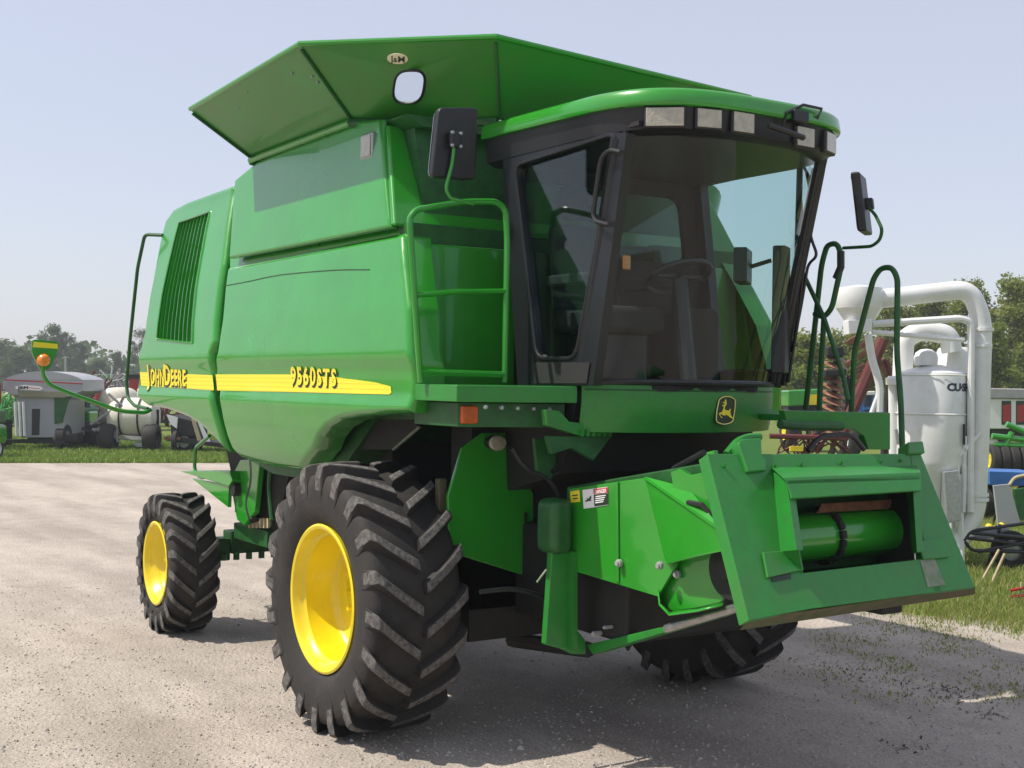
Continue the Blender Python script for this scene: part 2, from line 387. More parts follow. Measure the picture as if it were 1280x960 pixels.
sheet('stripe', [(175, 465), (266, 469), (268, 488), (177, 482)], prof_sh, SM, rear_sh, .1, 0, .004)
sheet('stripe', [(270, 468), (360, 468), (425, 472), (470, 478), (489, 483), (490, 491), (487, 493), (272, 488)], prof_sh, SM, front_sh, .1, 0, .004)
def side_text(parts, x0, y0, x1, y1, dy0, name_parent, shear=0.0):
    # (x0,y0) lower left of the word, (x1,y1) lower right, dy0 cap height in px at its left end
    a = on_side(x0, y0, prof_sh); b = on_side(x1, y1, prof_sh); h = on_side(x0, y0-dy0, prof_sh).z-a.z
    for nm, off, mt, dy, dd in (('lettering_shadow', .05, M['decal_dark'], .006, (.012, -.013)), ('lettering', .03, M['decal_yellow'], .009, (0, 0))):
        V, F, W = text_run(parts, .19, off, shear); top = max(v[1] for v in text_run(parts, .19, 0)[0])
        vs = []
        for (u, v) in V:
            x = a.x+(b.x-a.x)*(u/W)+dd[0]; z = a.z+(b.z-a.z)*(u/W)+v/top*h+dd[1]
            vs.append((x, prof_sh(z)-dy, z))
        me_b = MB().add(vs, F); o = me_b.build(nm, mt, name_parent, smooth=0, recalc=False)
side_text([('J', 1.15), ('OHN', .92), ('D', 1.2), ('EERE', .92)], 186, 479, 233, 482, 23, rear_sh, .08)
side_text([('9560', 1.05), ('STS', .95)], 365, 480, 421, 482, 21, front_sh, .08)

# ---- grain tank: right side, front, left side
tank = sheet('grain_tank_side', [(293, 225), (322, 201), (400, 168), (441, 152), (474, 149), (487, 284), (390, 303), (286, 323)], prof_tk, M['green'], H, .1, .02, 0, .035)
mirror_far(tank)
a = on_side(476, 155, prof_tk); b = on_side(488, 284, prof_tk)
MB().prism([on_side(*p, prof_sh)+Vector((0, .032, 0)) for p in [(283, 314), (487, 278), (500, 300), (283, 342)]], (0, .03, 0)).build('tank_seam', M['green'], H, smooth=0)
tf = MB(); d_ = Vector((-.06, 0, 0))
q = [Vector((a.x+.02, -1.31, a.z)), Vector((b.x+.03, -1.45, b.z+.01)), Vector((b.x+.03, 1.45, b.z+.01)), Vector((a.x+.02, 1.31, a.z))]
tf.prism(q, d_); tf.build('grain_tank_front', M['green'], H, bevel=.02, bseg=3)
mb = MB().hexa([(-2.14, -1.2, 3.86), (.3, -1.2, 3.86), (.3, 1.2, 3.86), (-2.14, 1.2, 3.86), (-2.14, -1.29, 4.0), (.28, -1.29, 3.93), (.28, 1.29, 3.93), (-2.14, 1.29, 4.0)]).build('grain_tank_rim', M['green_dark'], H, smooth=0)
# side work lamp on the tank
c = on_side(460, 183, prof_tk)
lamp = MB().box((c.x-.085, c.y-.016, c.z-.085), (c.x+.085, c.y+.02, c.z+.085)).build('side_lamp', M['steel'], tank, bevel=.012)
MB().box((c.x-.068, c.y-.022, c.z-.068), (c.x+.068, c.y-.014, c.z+.068)).build('lens', M['lens'], lamp, bevel=.004)

# ---- open grain tank extension
EX = thing('grain_tank_extension', None, None); EX.parent = H
hr = Vector((-2.18, -1.34, 3.99)); hf = at(441, 150, 'y', -1.34)
orr = at(238, 138, 'x', -2.18); of = at(375, 57, 'y', -1.88); gz = of.z
og = at(620, 48, 'z', gz+.01); gb = Vector((.50, -.74, 3.93))
og2 = Vector((og.x, -og.y+.22, og.z-.085)); of2 = Vector((of.x, -of.y, of.z)); gb2 = Vector((gb.x, -gb.y, gb.z)); hf2 = Vector((hf.x, 1.34, hf.z)); hr2 = Vector((hr.x, 1.34, hr.z)); or2 = Vector((orr.x, -orr.y, orr.z))
def ext_panel(name, pts, m, hole=None, th=.022, parent=EX):
    n = (Vector(pts[1])-Vector(pts[0])).cross(Vector(pts[2])-Vector(pts[0])).normalized()
    if n.z < 0: n = -n
    return holed(pts, hole, n*th, name, m, parent, smooth=30)
ext_panel('side_flap', [hr, hf, of, orr], M['green_sheet'])
# oval sight window in the corner flap
n = (gb-hf).cross(of-hf).normalized(); ctr = on_plane(511, 109, hf, n)
ex_ = on_plane(530, 109, hf, n)-ctr; ey_ = on_plane(514, 88, hf, n)-ctr
ov = []
for k in range(28):
    t = 2*PI*k/28; c_, s_ = math.cos(t), math.sin(t); e = 2/3.0
    ov.append(ctr+ex_*math.copysign(abs(c_)**e, c_)+ey_*math.copysign(abs(s_)**e, s_))
cf = ext_panel('corner_flap', [hf, gb, og, of], M['green_sheet'], ov)
MB().tube(ov, .009, 6, closed=True).build('sight_window', M['black'], cf)
wg = glass('clear_window', (.97, .97, .97)); MB().prism(ov, n*.006).build('sight_pane', wg, cf, smooth=0)
ext_panel('front_flap', [gb, gb2, og2, og], M['green_sheet'])
ext_panel('corner_flap', [hf2, gb2, og2, of2], M['green_sheet'])
ext_panel('side_flap', [hr2, hf2, of2, or2], M['green_sheet'])
ext_panel('rear_flap', [hr, hr2, or2+Vector((-.04, -.1, -.02)), orr+Vector((-.04, .1, -.02))], M['green_sheet'])
# rolled edge, seams, hinge rail
up = Vector((0, 0, .012))
MB().tube([orr+up, of+up, og+up, og2+up, of2+up, or2+up], .019, 8).build('rolled_edge', M['green'], EX)
for p, q_ in ((hf, of), (gb, og), (gb2, og2), (hf2, of2), (hr, orr)):
    MB().tube([p.lerp(q_, .02)-Vector((0, 0, .012)), p.lerp(q_, .97)-Vector((0, 0, .012))], .012, 6).build('seam_strip', M['green_dark'], EX)
hz = Vector((0, -.02, -.022))
hz2 = Vector((0, .02, -.022))
MB().tube([hr2+hz2, hf2+hz2], .03, 8).build('hinge_rail', M['green'], EX)
MB().tube([hf2+hz2, gb2+hz2, gb+hz2], .03, 8).build('hinge_rail', M['green_dark'], EX)
MB().tube([hr2+hz2, hr+hz], .04, 8).build('hinge_rail', M['green_dark'], EX)
MB().tube([hr+hz, hf+hz], .024, 8).build('hinge_rail', M['green'], EX)
MB().tube([hf+hz, gb+hz], .03, 8).build('hinge_rail', M['green_dark'], EX)
mb = MB()   # rivets and scratches on the underside
for (px, py) in ((398, 103), (391, 96), (366, 92), (310, 115), (300, 135)):
    ns = (hf-hr).cross(of-hr).normalized(); p = on_plane(px, py, hr, ns); mb.obox(p, (.012, 0, 0), (0, .012, 0), (0, 0, .006))
mb.build('rivet', M['galv'], EX, smooth=0)
# oval maker's decal on the corner flap
def plane_basis(o, n_, px, py):
    c0 = on_plane(px, py, o, n_); u = (on_plane(px+10, py+.4, o, n_)-c0)/10; v = (on_plane(px, py-10, o, n_)-c0)/10
    return c0, u, v
nn = n if n.dot(CAM-hf) > 0 else -n
c0, u, v = plane_basis(hf, n, 497, 73)
oval = [c0+u*13*math.cos(2*PI*k/24)+v*6.6*math.sin(2*PI*k/24)+nn*.002 for k in range(24)]
dc = MB().prism(oval, nn*.002).build('decal', M['cream'], cf, smooth=0)
V, F, W = text_run([('J', 1), ('&', .7), ('M', 1)], .08, .012)
MB().add([c0+u*((p[0]/W-.5)*18)+v*((p[1]-.36)*11)+nn*.006 for p in V], F).build('lettering', M['decal_dark'], dc, smooth=0, recalc=False)

# ---- lower front body panels beside the cab
for s in (-1, 1):
    MB().prism([(.47, s*1.40, 3.10), (.5, s*1.45, 2.16), (.54, s*.62, 2.16), (.51, s*.60, 3.10)], (-.05, 0, 0)).build('front_body_panel', M['green'], H, bevel=.02, bseg=3)
    MB().box((.33, min(s*.58, s*1.38), 3.05), (.46, max(s*.58, s*1.38), 3.22)).build('front_seam', M['green_dark'], H, smooth=0)
    MB().prism([(.30, s*1.39, 3.06), (.50, s*1.385, 3.08), (.62, s*1.45, 2.16), (.42, s*1.46, 2.16)], (0, -s*.03, 0)).build('corner_strip', M['green'], H, bevel=.01)

# ---- wheels
def make_tyre(R, lug, W, rim_r, N, name, parent):
    Rc = R-lug; w = W/2
    prof = [(rim_r-.01, -.70*w), (rim_r+.01, -.80*w), (rim_r+.03, -.86*w), (rim_r+.08, -.95*w), (rim_r+(Rc-rim_r)*.45, -1.0*w), (rim_r+(Rc-rim_r)*.72, -.985*w), (Rc-.055, -.955*w), (Rc-.022, -.90*w), (Rc-.008, -.78*w), (Rc, -.4*w), (Rc+.004, 0)]
    prof = prof+[(r, -h) for r, h in prof[-2::-1]]
    prof += [(rim_r-.03, .66*w), (rim_r-.03, -.66*w)]
    t = MB().lathe(prof, 'y', (0, 0, 0), 96, closed=True).build(name, M['rubber'], parent, smooth=60)
    lg = MB(); tops = []; pitch = 2*PI/N
    for s in (-1, 1):
        for k in range(N):
            th0 = k*pitch+(pitch/2 if s > 0 else 0)
            st = [(1.00*w, Rc-.16, Rc-.115, .0), (1.005*w, Rc-.10, Rc-.035, -.005), (.965*w, Rc-.05, R-.016, -.02), (.86*w, Rc-.02, R-.002, -.055), (.62*w, Rc-.008, R, -.13), (.36*w, Rc-.004, R+.001, -.20), (.12*w, Rc-.004, R+.001, -.262), (.04*w, Rc-.002, R-.001, -.28)]
            rows = []
            for i, (y, rb, rt, dth) in enumerate(st):
                th = th0+dth*(R/.88)**-.3; hb = .036*(R/.88)**.5; ht = .028*(R/.88)**.5
                if i < 3: ht *= (1.2, 1.5, 1.2)[i]; hb *= (1.5, 1.7, 1.3)[i]
                ca = 0.8   # bar runs at an angle, so widen round the circumference
                def pt(r, a): return Vector((r*math.cos(a), s*y, r*math.sin(a)))
                rows.append([pt(rb, th-hb/ca/R), pt(rt, th-ht/ca/R), pt(rt, th+ht/ca/R), pt(rb, th+hb/ca/R)])
            vs = [p for r_ in rows for p in r_]; n_ = len(rows)
            fs = [(i*4+a_, i*4+a_+1, i*4+5+a_, i*4+4+a_) for i in range(n_-1) for a_ in range(3)]+[(0, 1, 2, 3), tuple((n_-1)*4+a_ for a_ in (3, 2, 1, 0))]
            tops += [len(lg.f)+i for i, f in enumerate(fs) if i < (n_-1)*3 and i % 3 == 1]
            lg.add(vs, fs)
    to = lg.build('tread', M['rubber'], t, smooth=0, bevel=.011, bseg=2, recalc=False)
    to.data.materials.append(M['lug'])
    for i in tops: to.data.polygons[i].material_index = 1
    bm = bmesh.new(); bm.from_mesh(to.data); bmesh.ops.recalc_face_normals(bm, faces=bm.faces); bm.to_mesh(to.data); bm.free()
    return t
def make_rim(rr, W, dish, parent, bolts):
    w = W/2; o = -.80*w
    prof = [(rr+.012, o-.012), (rr+.02, o-.028), (rr+.006, o-.034), (rr-.012, o-.028), (rr-.022, o-.005), (rr-.03, o+.03), (rr-.055, o+.05), (rr-.065, o+dish-.05), (rr-.085, o+dish-.015), (rr-.12, o+dish), (rr*.55, o+dish+.012), (rr*.50, o+dish-.005), (rr*.30, o+dish-.01), (rr*.28, o+dish-.03), (0.0001, o+dish-.03)]
    prof = [(rr+.012, w*.78)]+prof
    r = MB().lathe(prof, 'y', (0, 0, 0), 72).build('rim', M['yellow'], parent, smooth=40)
    for k in range(bolts):
        a_ = 2*PI*k/bolts
        MB().lathe([(.016, o+dish-.04), (.016, o+dish-.002), (.0001, o+dish-.002)], 'y', (rr*.40*math.cos(a_), -.0, rr*.40*math.sin(a_)), 6).build('wheel_bolt', M['yellow'], r, smooth=0)
    MB().lathe([(.012, 0), (.009, -.05), (.0001, -.052)], 'y', (rr*.93*math.cos(-.25), o+.09, rr*.93*math.sin(-.25)), 8).build('valve_stem', M['black'], r)
    return r
fw = thing('front_wheel', None, None); fw.parent = H; fw.location = (0, -1.435, .855)
make_tyre(.862, .060, .63, .452, 20, 'tyre', fw); make_rim(.452, .63, .27, fw, 10)
fw2 = copy_tree(fw, H); fw2.location = (0, 1.435, .855); fw2.scale = (1, -1, 1)
fw2.rotation_euler = (0, .12, 0)
rw = thing('rear_wheel', None, None); rw.parent = H; rw.location = (-3.72, -1.38, .605); rw.rotation_euler = (0, .05, math.radians(-2))
make_tyre(.615, .042, .42, .35, 19, 'tyre', rw); make_rim(.35, .42, .14, rw, 8)
rw2 = copy_tree(rw, H); rw2.location = (-3.72, 1.38, .605); rw2.scale = (1, -1, 1); rw2.rotation_euler = (0, .2, math.radians(-2))

# ---- axles and chassis
ax = MB()
ax.box((-.25, -.95, .62), (.25, .95, 1.05)); ax.build('front_axle', M['dark'], H, bevel=.03)
for s in (-1, 1): MB().lathe([(.0001, -.18), (.24, -.18), (.26, -.1), (.26, .1), (.2, .2), (.0001, .2)], 'y', (0, s*.93, .87), 24).build('final_drive', M['dark'], H)
rx = MB(); rx.box((-3.82, -.92, .66), (-3.60, .92, .86)).box((-3.86, -.55, .84), (-3.56, .55, .98)).box((-3.82, -1.14, .60), (-3.62, -.92, .80)).box((-3.82, .92, .60), (-3.62, 1.14, .80)).box((-3.82, -1.22, .55), (-3.64, -1.12, .85)).box((-3.82, 1.12, .55), (-3.64, 1.22, .85))
rx.build('rear_axle', M['green_dark'], H, bevel=.012)
for k in range(5): MB().lathe([(.028, -.03), (.028, .03)], 'z', (-3.58, -1.0+k*.12, .64), 10).build('axle_bolt', M['green_dark'], H)
ch = MB(); ch.box((-3.9, -.78, 1.0), (-.2, -.62, 1.28)).box((-3.9, .62, 1.0), (-.2, .78, 1.28)).box((-3.4, -.7, .98), (-3.1, .7, 1.3)).box((-.5, -.9, .9), (.5, .9, 1.4))
ch.build('chassis', M['green_dark'], H, bevel=.01)
MB().box((-2.6, -.95, .78), (-.5, .95, 1.9)).box((-.6, -.95, .6), (.55, .95, 1.2)).build('separator_light_block', M['dark'], H, smooth=0)  # low belly boxes added to block sky light and deepen the shade beneath
MB().hexa([(-3.6, -.9, 1.25), (-2.9, -.9, 1.1), (-2.9, .9, 1.1), (-3.6, .9, 1.25), (-4.0, -.95, 2.1), (-2.9, -.95, 1.9), (-2.9, .95, 1.9), (-4.0, .95, 2.1)]).build('straw_hood', M['dark'], H, smooth=0)
# side frame seen between the wheels
MB().prism([at(*p, 'y', -1.12) for p in [(287, 600), (300, 575), (325, 573), (318, 640), (305, 657), (296, 650)]], (0, .05, 0)).build('side_bracket', M['green'], H, bevel=.008)
MB().prism([at(*p, 'y', -1.0) for p in [(306, 570), (362, 590), (350, 640), (312, 652)]], (0, .1, 0)).build('drive_guard', M['dark'], H)
MB().tube(bend([at(*p, 'y', -1.08) for p in [(318, 572), (320, 600), (312, 630), (318, 650)]], .1), .045, 10).build('hydraulic_hose', M['black'], H)
MB().tube(bend([at(*p, 'y', -1.1) for p in [(338, 585), (336, 610), (340, 650)]], .1), .02, 8).build('hydraulic_hose', M['green_dark'], H)
MB().lathe([(.0001, -.04), (.055, -.04), (.055, .04), (.0001, .04)], 'y', at(296, 612, 'y', -1.14), 16).build('pulley', M['dark'], H)
for k in range(6):
    p = at(311+k*4.6, 654, 'y', -1.05); MB().box((p.x-.012, p.y, p.z-.04), (p.x+.012, p.y+.02, p.z+.04)).build('spring_tine', M['wood'], H, smooth=0)
MB().box((-3.3, -1.02, .84), (-2.55, -.85, .98)).build('rear_beam', M['green_dark'], H, bevel=.01)
# rear step deck with its rail
dk = MB().prism([at(*p, 'y', -1.2) for p in [(224, 589), (287, 589), (290, 601), (286, 608)]], (0, .35, 0)).build('rear_deck', M['green'], H, bevel=.006)
MB().prism([at(*p, 'y', -1.18) for p in [(240, 598), (286, 607), (285, 634)]], (0, .03, 0)).build('deck_gusset', M['green'], dk)
MB().tube(bend([at(*p, 'y', -1.16) for p in [(262, 545), (244, 560), (243, 588), (250, 597), (285, 594)]], .06), .017, 8).build('deck_rail', M['green'], dk)

# ---- rear handrail and flasher arm
hp = [on_side(203, 294, prof_sh)]+[at(*p, 'y', -1.42) for p in [(181, 293), (172, 335), (163, 420), (158, 480), (160, 498), (168, 507), (185, 511)]]
MB().tube(bend(hp, .05), .017, 8).build('rear_handrail', M['green_dark'], H)
arm = [at(*p, 'x', -4.4) for p in [(189, 512), (181, 516), (150, 514), (85, 491), (62, 481), (54, 470), (53, 456)]]
FA = MB().tube(bend(arm, .08), .02, 8).build('flasher_arm', M['green'], H)
def xpl(px, py, x=-4.4): return at(px, py, 'x', x)
MB().prism(rounded([xpl(*p) for p in [(40, 424), (73, 427), (73, 436), (62, 462), (50, 462), (40, 442)]], .03, 3), (-.02, 0, 0)).build('marker_plate', M['green'], FA, smooth=30)
MB().prism([xpl(*p, -4.396) for p in [(42, 427), (72, 430), (72, 436), (41, 434)]], (.003, 0, 0)).build('reflective_strip', M['decal_yellow'], FA, smooth=0)
c = xpl(54, 450)
MB().lathe([(.0001, .07), (.03, .066), (.052, .045), (.06, .01), (.06, -.01)], 'x', c, 20).build('flasher_lens', M['amber'], FA)
# ================================================================== CAB
CB = H
def ws(t, z):   # windscreen / fascia line: t in -1..1 across, z height
    k = (z-2.24)/1.38
    yb, xb, bulge = .745+.03*k, 1.47+.34*k, .30-.02*k
    return Vector((xb+bulge*(1-abs(t)**2.2), yb*t, z))
# side frames with the door glass opening
for s in (-1, 1):
    Y = s*.815
    outer = [at(*p, 'y', -.815) for p in [(622, 160), (645, 300), (650, 400), (652, 482), (741, 482), (762, 330), (783, 166)]]
    hole = rounded([at(*p, 'y', -.815) for p in [(644, 207), (772, 166), (720, 448), (671, 448)]], .09, 6)
    if s > 0:
        outer = [Vector((p.x, .815, p.z)) for p in outer]; hole = [Vector((p.x, .815, p.z)) for p in hole]
        hole = rounded([Vector((.66, .815, 3.63)), Vector((1.80, .815, 3.66)), Vector((1.47, .815, 2.34)), Vector((.80, .815, 2.34))], .07, 6)
        outer = [Vector((.55, .815, 3.80)), Vector((.72, .815, 2.24)), Vector((1.46, .815, 2.24)), Vector((1.86, .815, 3.68)), Vector((1.9, .815, 3.8))]
    dr = holed(outer, hole, (0, -s*.06, 0), 'door', M['frame_black'], CB, smooth=30, bevel=.008)
    MB().prism([p+Vector((0, -s*.03, 0)) for p in hole], (0, -s*.006, 0)).build('door_glass', M['glass_side'], dr, smooth=0)
    MB().tube([p+Vector((0, s*.004, 0)) for p in hole], .012, 6, closed=True).build('window_seal', M['black'], dr)
    if s < 0:
        pts = bend([at(*p, 'y', -.86) for p in [(776, 190), (762, 187), (751, 198), (741, 268), (745, 277), (761, 281)]], .05)
        MB().tube(pts, .014, 8).build('door_handle', M['black'], dr)
        MB().prism([at(*p, 'y', -.823) for p in [(668, 453), (737, 453), (733, 479), (668, 479)]], (0, .003, 0)).build('kick_panel', M['grey_trim'], dr, smooth=0)
# A pillars, rear pillars, sills
for s in (-1, 1):
    a_, b_ = ws(s*1.0, 2.24), ws(s*1.0, 3.60)
    MB().tube([a_+Vector((-.01, s*.035, 0)), b_+Vector((-.01, s*.02, 0))], .042, 10).build('front_pillar', M['frame_black'], CB)
    MB().prism([(.855, s*.80, 2.1), (1.0, s*.80, 2.1), (.74, s*.80, 3.8), (.605, s*.80, 3.8)], (0, -s*.07, 0)).build('rear_pillar', M['frame_black'], CB)
# windscreen
NT = 24
mb = MB().grid(lambda u, v: ws(-1+2*u, 2.25+v*1.43), NT, 6)
mb.build('windscreen', M['glass_front'], CB, smooth=80, recalc=True)
MB().tube([ws(-1+2*k/NT, 2.252) for k in range(NT+1)], .018, 8).build('windscreen_seal', M['black'], CB)
for s in (-1, 1): MB().tube([ws(s*.985, 2.25+1.4*k/6)+Vector((.006, 0, 0)) for k in range(7)], .016, 6).build('windscreen_seal', M['black'], CB)
# rear wall with a rounded window
rx = lambda z: .86-.25*(z-2.2)/1.6
outer = [Vector((rx(z), y, z)) for y, z in ((-.78, 2.2), (.78, 2.2), (.78, 3.8), (-.78, 3.8))]
hole = rounded([Vector((rx(z), y, z)) for y, z in ((-.70, 3.06), (.62, 3.06), (.62, 3.52), (-.70, 3.52))], .1, 5)
rwall = holed(outer, hole, (.05, 0, 0), 'rear_wall', M['grey_trim'], H, smooth=30)
MB().prism([p+Vector((.02, 0, 0)) for p in hole], (.005, 0, 0)).build('rear_window', M['glass_side'], rwall, smooth=0)
MB().prism([(.88, -.74, 2.2), (1.45, -.74, 2.2), (1.72, -.35, 2.2), (1.76, 0, 2.2), (1.72, .35, 2.2), (1.45, .74, 2.2), (.88, .74, 2.2)], (0, 0, .05)).build('cab_floor', M['grey_trim'], CB, smooth=0)
MB().box((.66, -.77, 3.655), (1.95, .77, 3.68)).build('headliner', M['grey_trim'], CB, smooth=0)
# interior
st = thing('driver_seat', None, None); st.parent = CB; st.location = (1.14, -.34, 2.25)
MB().box((-.25, -.25, .30), (.27, .25, .46)).build('seat_cushion', M['seat'], st, bevel=.05, bseg=3)
MB().hexa([(-.27, -.25, .42), (-.15, -.25, .42), (-.15, .25, .42), (-.27, .25, .42), (-.38, -.22, .98), (-.27, -.22, 1.0), (-.27, .22, 1.0), (-.38, .22, .98)]).build('seat_back', M['seat'], st, bevel=.05, bseg=3)
MB().hexa([(-.38, -.14, 1.03), (-.28, -.14, 1.03), (-.28, .14, 1.03), (-.38, .14, 1.03), (-.42, -.13, 1.24), (-.32, -.13, 1.24), (-.32, .13, 1.24), (-.42, .13, 1.24)]).build('headrest', M['seat'], st, bevel=.04, bseg=3)
MB().box((-.18, -.18, 0), (.18, .18, .30)).build('seat_base', M['black'], st, bevel=.02)
for s in (-1, 1): MB().box((-.2, s*.3-.04, .58), (.2, s*.3+.04, .65)).build('armrest', M['seat'], st, bevel=.02)
sc = thing('steering_column', None, None); sc.parent = CB; sc.location = (1.6, -.12, 2.25)
MB().tube([(0.05, 0, 0), (-.05, 0, .62)], .05, 10).build('column', M['black'], sc)
a_ = Vector((1, 0, .45)).normalized(); b_ = Vector((0, 1, 0)); c_ = Vector((-.06, 0, .64))
MB().tube([c_+(a_*math.cos(2*PI*k/24)+b_*math.sin(2*PI*k/24))*.2 for k in range(24)], .016, 6, closed=True).build('wheel_ring', M['black'], sc)
MB().tube([c_-b_*.2, c_, c_+b_*.2], .014, 6).tube([c_, c_+a_*.2], .014, 6).build('wheel_spoke', M['black'], sc)
MB().box((1.0, .1, 2.25), (1.4, .36, 2.72)).build('side_console', M['grey_trim'], CB, bevel=.04)
MB().obox((1.42, .52, 3.0), (.03, .03, 0), (-.08, .1, 0), (0, 0, .11)).build('monitor', M['black'], CB, bevel=.01)
MB().tube([(1.4, .5, 2.98), (1.35, .62, 3.0), (1.45, .74, 3.05)], .014, 6).build('monitor_arm', M['black'], CB)
MB().obox((1.62, .66, 2.72), (.03, .03, 0), (-.04, .06, 0), (0, 0, .40)).build('corner_post_display', M['black'], CB, bevel=.01)
p = at(783, 328, 'x', 1.3); MB().obox(p, (.01, 0, 0), (0, .028, 0), (0, 0, .045)).build('amber_switch', M['amber'], CB, bevel=.008)
# roof
def roof_x(y): return 1.48+.73*max(0, 1-abs(y/.865)**3.4)**(1/2.7)
def roof_loop(inset, z, front_drop=0.0):
    ys = [-.865+2*.865*(.5-.5*math.cos(PI*k/40)) for k in range(41)]
    k_ = (.865-inset)/.865; pts = []
    for y in ys:
        x = roof_x(y); fx = (x-1.48)/.73
        pts.append(Vector((1.48+(x-1.48)*(1-inset/.73), y*k_, z-front_drop*max(0, (x-.5)/1.7))))
    pts.append(Vector((.48, .865*k_, z))); pts.insert(0, Vector((.48, -.865*k_, z)))
    return pts
def loft(name, loops, m, parent, **k):
    n = len(loops[0]); vs = [p for l in loops for p in l]; fs = [tuple(range(n))[::-1], tuple((len(loops)-1)*n+i for i in range(n))]
    for j in range(len(loops)-1):
        for i in range(n): fs.append((j*n+i, j*n+(i+1) % n, (j+1)*n+(i+1) % n, (j+1)*n+i))
    return MB().add(vs, fs).build(name, m, parent, **k)
roof = loft('cab_roof', [roof_loop(.03, 3.785, .03), roof_loop(.0, 3.787, .03), roof_loop(-.006, 3.80, .03), roof_loop(.004, 3.865, .03), roof_loop(.018, 3.882, .03), roof_loop(.05, 3.888, .03), roof_loop(.2, 3.895, .02), roof_loop(.45, 3.90, .01)], M['green'], CB, smooth=60)
visor = loft('roof_visor', [roof_loop(.14, 3.62, -.0), roof_loop(.10, 3.615, .0), roof_loop(.045, 3.64, .0), roof_loop(.03, 3.787, .03)], M['black'], CB, smooth=40)
def visor_pt(px, py):
    best = None
    for i in range(801):
        y = -.83+1.66*i/800; x = 1.48+(roof_x(y*.865/.8275 if abs(y) < .8275 else .865)-1.48)*(1-.0375/.73)
        # height from the pixel row at this distance
        lo, hi = 3.5, 3.9
        q = proj((x, y, 3.7)); e = abs(q[0]-px-(q[1]-py)*-.0145)
        if best is None or e < best[0]: best = (e, x, y)
    _, x, y = best; z = 3.7
    for _ in range(5):
        q = proj((x, y, z)); z += (q[1]-py)/190.0*.8
    e_ = .004; x2 = 1.48+(roof_x((y+e_)*.865/.8275 if abs(y+e_) < .8275 else .865)-1.48)*(1-.0375/.73)
    t = Vector((x2-x, e_, 0)).normalized(); nrm = Vector((t.y, -t.x, 0))
    return Vector((x, y, z)), t, nrm
for (px, py, hw, hh) in ((831, 147, .115, .062), (884, 149, .085, .062), (926, 154, .085, .066), (1003, 172, .085, .066), (1034, 179, .085, .068)):
    c, t, nr = visor_pt(px, py); z_ = Vector((0, 0, 1))
    lm = MB().obox(c+nr*.004, t*hw, nr*.02, z_*hh).build('work_light', M['black'], visor, bevel=.012)
    MB().obox(c+nr*.026, t*(hw-.012), nr*.004, z_*(hh-.012)).build('lens', M['lens'], lm, bevel=.003)
# black wire bracket on the roof edge and its arm
o_, t, nr = visor_pt(985, 160)
br = []
for (px, py, k) in ((978, 158, .03), (984, 141, .05), (1004, 131, .05), (1027, 136, .05), (1022, 148, .03), (1003, 143, .02), (985, 150, .02)):
    br.append(on_plane(px, py, o_+nr*k, nr))
MB().tube(br, .009, 6).build('wire_bracket', M['black'], visor)
MB().tube([on_plane(962, 157, o_+nr*.08, nr), on_plane(985, 165, o_+nr*.1, nr), on_plane(1004, 172, o_+nr*.08, nr)], .018, 8).build('beacon_arm', M['black'], visor)
MB().obox(on_plane(998, 146, o_+nr*.04, nr), t*.06, nr*.03, Vector((0, 0, .035))).build('bracket_base', M['black'], visor, bevel=.01)
# fascia below the windscreen with emblem
def fas(t, z):
    p = ws(t, 2.24); k = (2.245-z)/.29
    return Vector((p.x-.02+.015*math.sin(k*PI)-.03*k, p.y*1.03, z))
mb = MB().grid(lambda u, v: fas(-1+2*u, 2.245-.29*v), 32, 6)
FS = mb.build('front_fascia', M['green_flat'], H, smooth=60, solid=.02, offset=-1, bevel=.006)  # same paint as the sides, made duller and darker for its shaded look
MB().grid(lambda u, v: fas(-1+2*u, 2.246)+Vector((-.12*v, 0, 0)), 32, 1).build('fascia_ledge', M['green'], FS, smooth=60, solid=.01)
MB().tube([fas(-.98+1.96*k/30, 2.205)+Vector((.004, 0, 0)) for k in range(31)], .004, 6).build('groove_shade_line', M['green_dark'], FS)  # dark tube drawn along the fascia as the groove's shade
# emblem: rounded dark shield, pale rim, leaping deer
ec = at(907, 513, 'x', 1.75); tt = ec.y/.76
ec = fas(tt, ec.z); tv = (fas(tt+.03, ec.z)-fas(tt-.03, ec.z)).normalized(); nv = Vector((tv.y, -tv.x, 0)); zv = Vector((0, 0, 1))
def em(px, py, lift):   # zoomed-crop coordinates 0..960 about its centre
    return ec+tv*((px-478)/17.45/205*1.0)+zv*(-(py-482)/17.45/225*1.0)+nv*lift
ring = rounded([em(*p, .004) for p in [(262, 225), (380, 165), (480, 152), (600, 160), (752, 225), (758, 330), (740, 480), (690, 735), (600, 780), (430, 808), (330, 795), (192, 748), (183, 640), (200, 470)]], .012, 3)
eb = MB().prism(rounded([em(*p, .002) for p in [(225, 195), (480, 120), (790, 195), (790, 400), (720, 770), (430, 845), (150, 780), (160, 560)]], .02, 4), nv*.002).build('emblem', M['decal_dark'], FS, smooth=0)
MB().tube([p+nv*.003 for p in ring], .0035, 5, closed=True).build('emblem_rim', M['decal_pale'], eb)
deer = [(262, 548), (300, 530), (345, 520), (375, 470), (395, 440), (405, 385), (355, 385), (375, 352), (430, 345), (445, 325), (420, 318), (370, 300), (385, 280), (435, 290), (425, 240), (445, 255), (462, 205), (470, 260), (495, 250), (478, 285), (492, 335), (465, 360), (440, 400), (432, 455), (480, 478), (540, 482), (575, 480), (585, 450), (612, 445), (622, 475), (600, 505), (612, 560), (640, 610), (690, 660), (700, 690), (670, 672), (610, 655), (560, 620), (500, 585), (440, 600), (390, 598), (345, 575), (310, 565), (300, 585), (320, 620), (370, 645), (360, 662), (305, 635), (275, 590)]
MB().prism([em(*p, .006) for p in deer], nv*.0015).build('emblem_deer', M['decal_yellow'], eb, smooth=0)
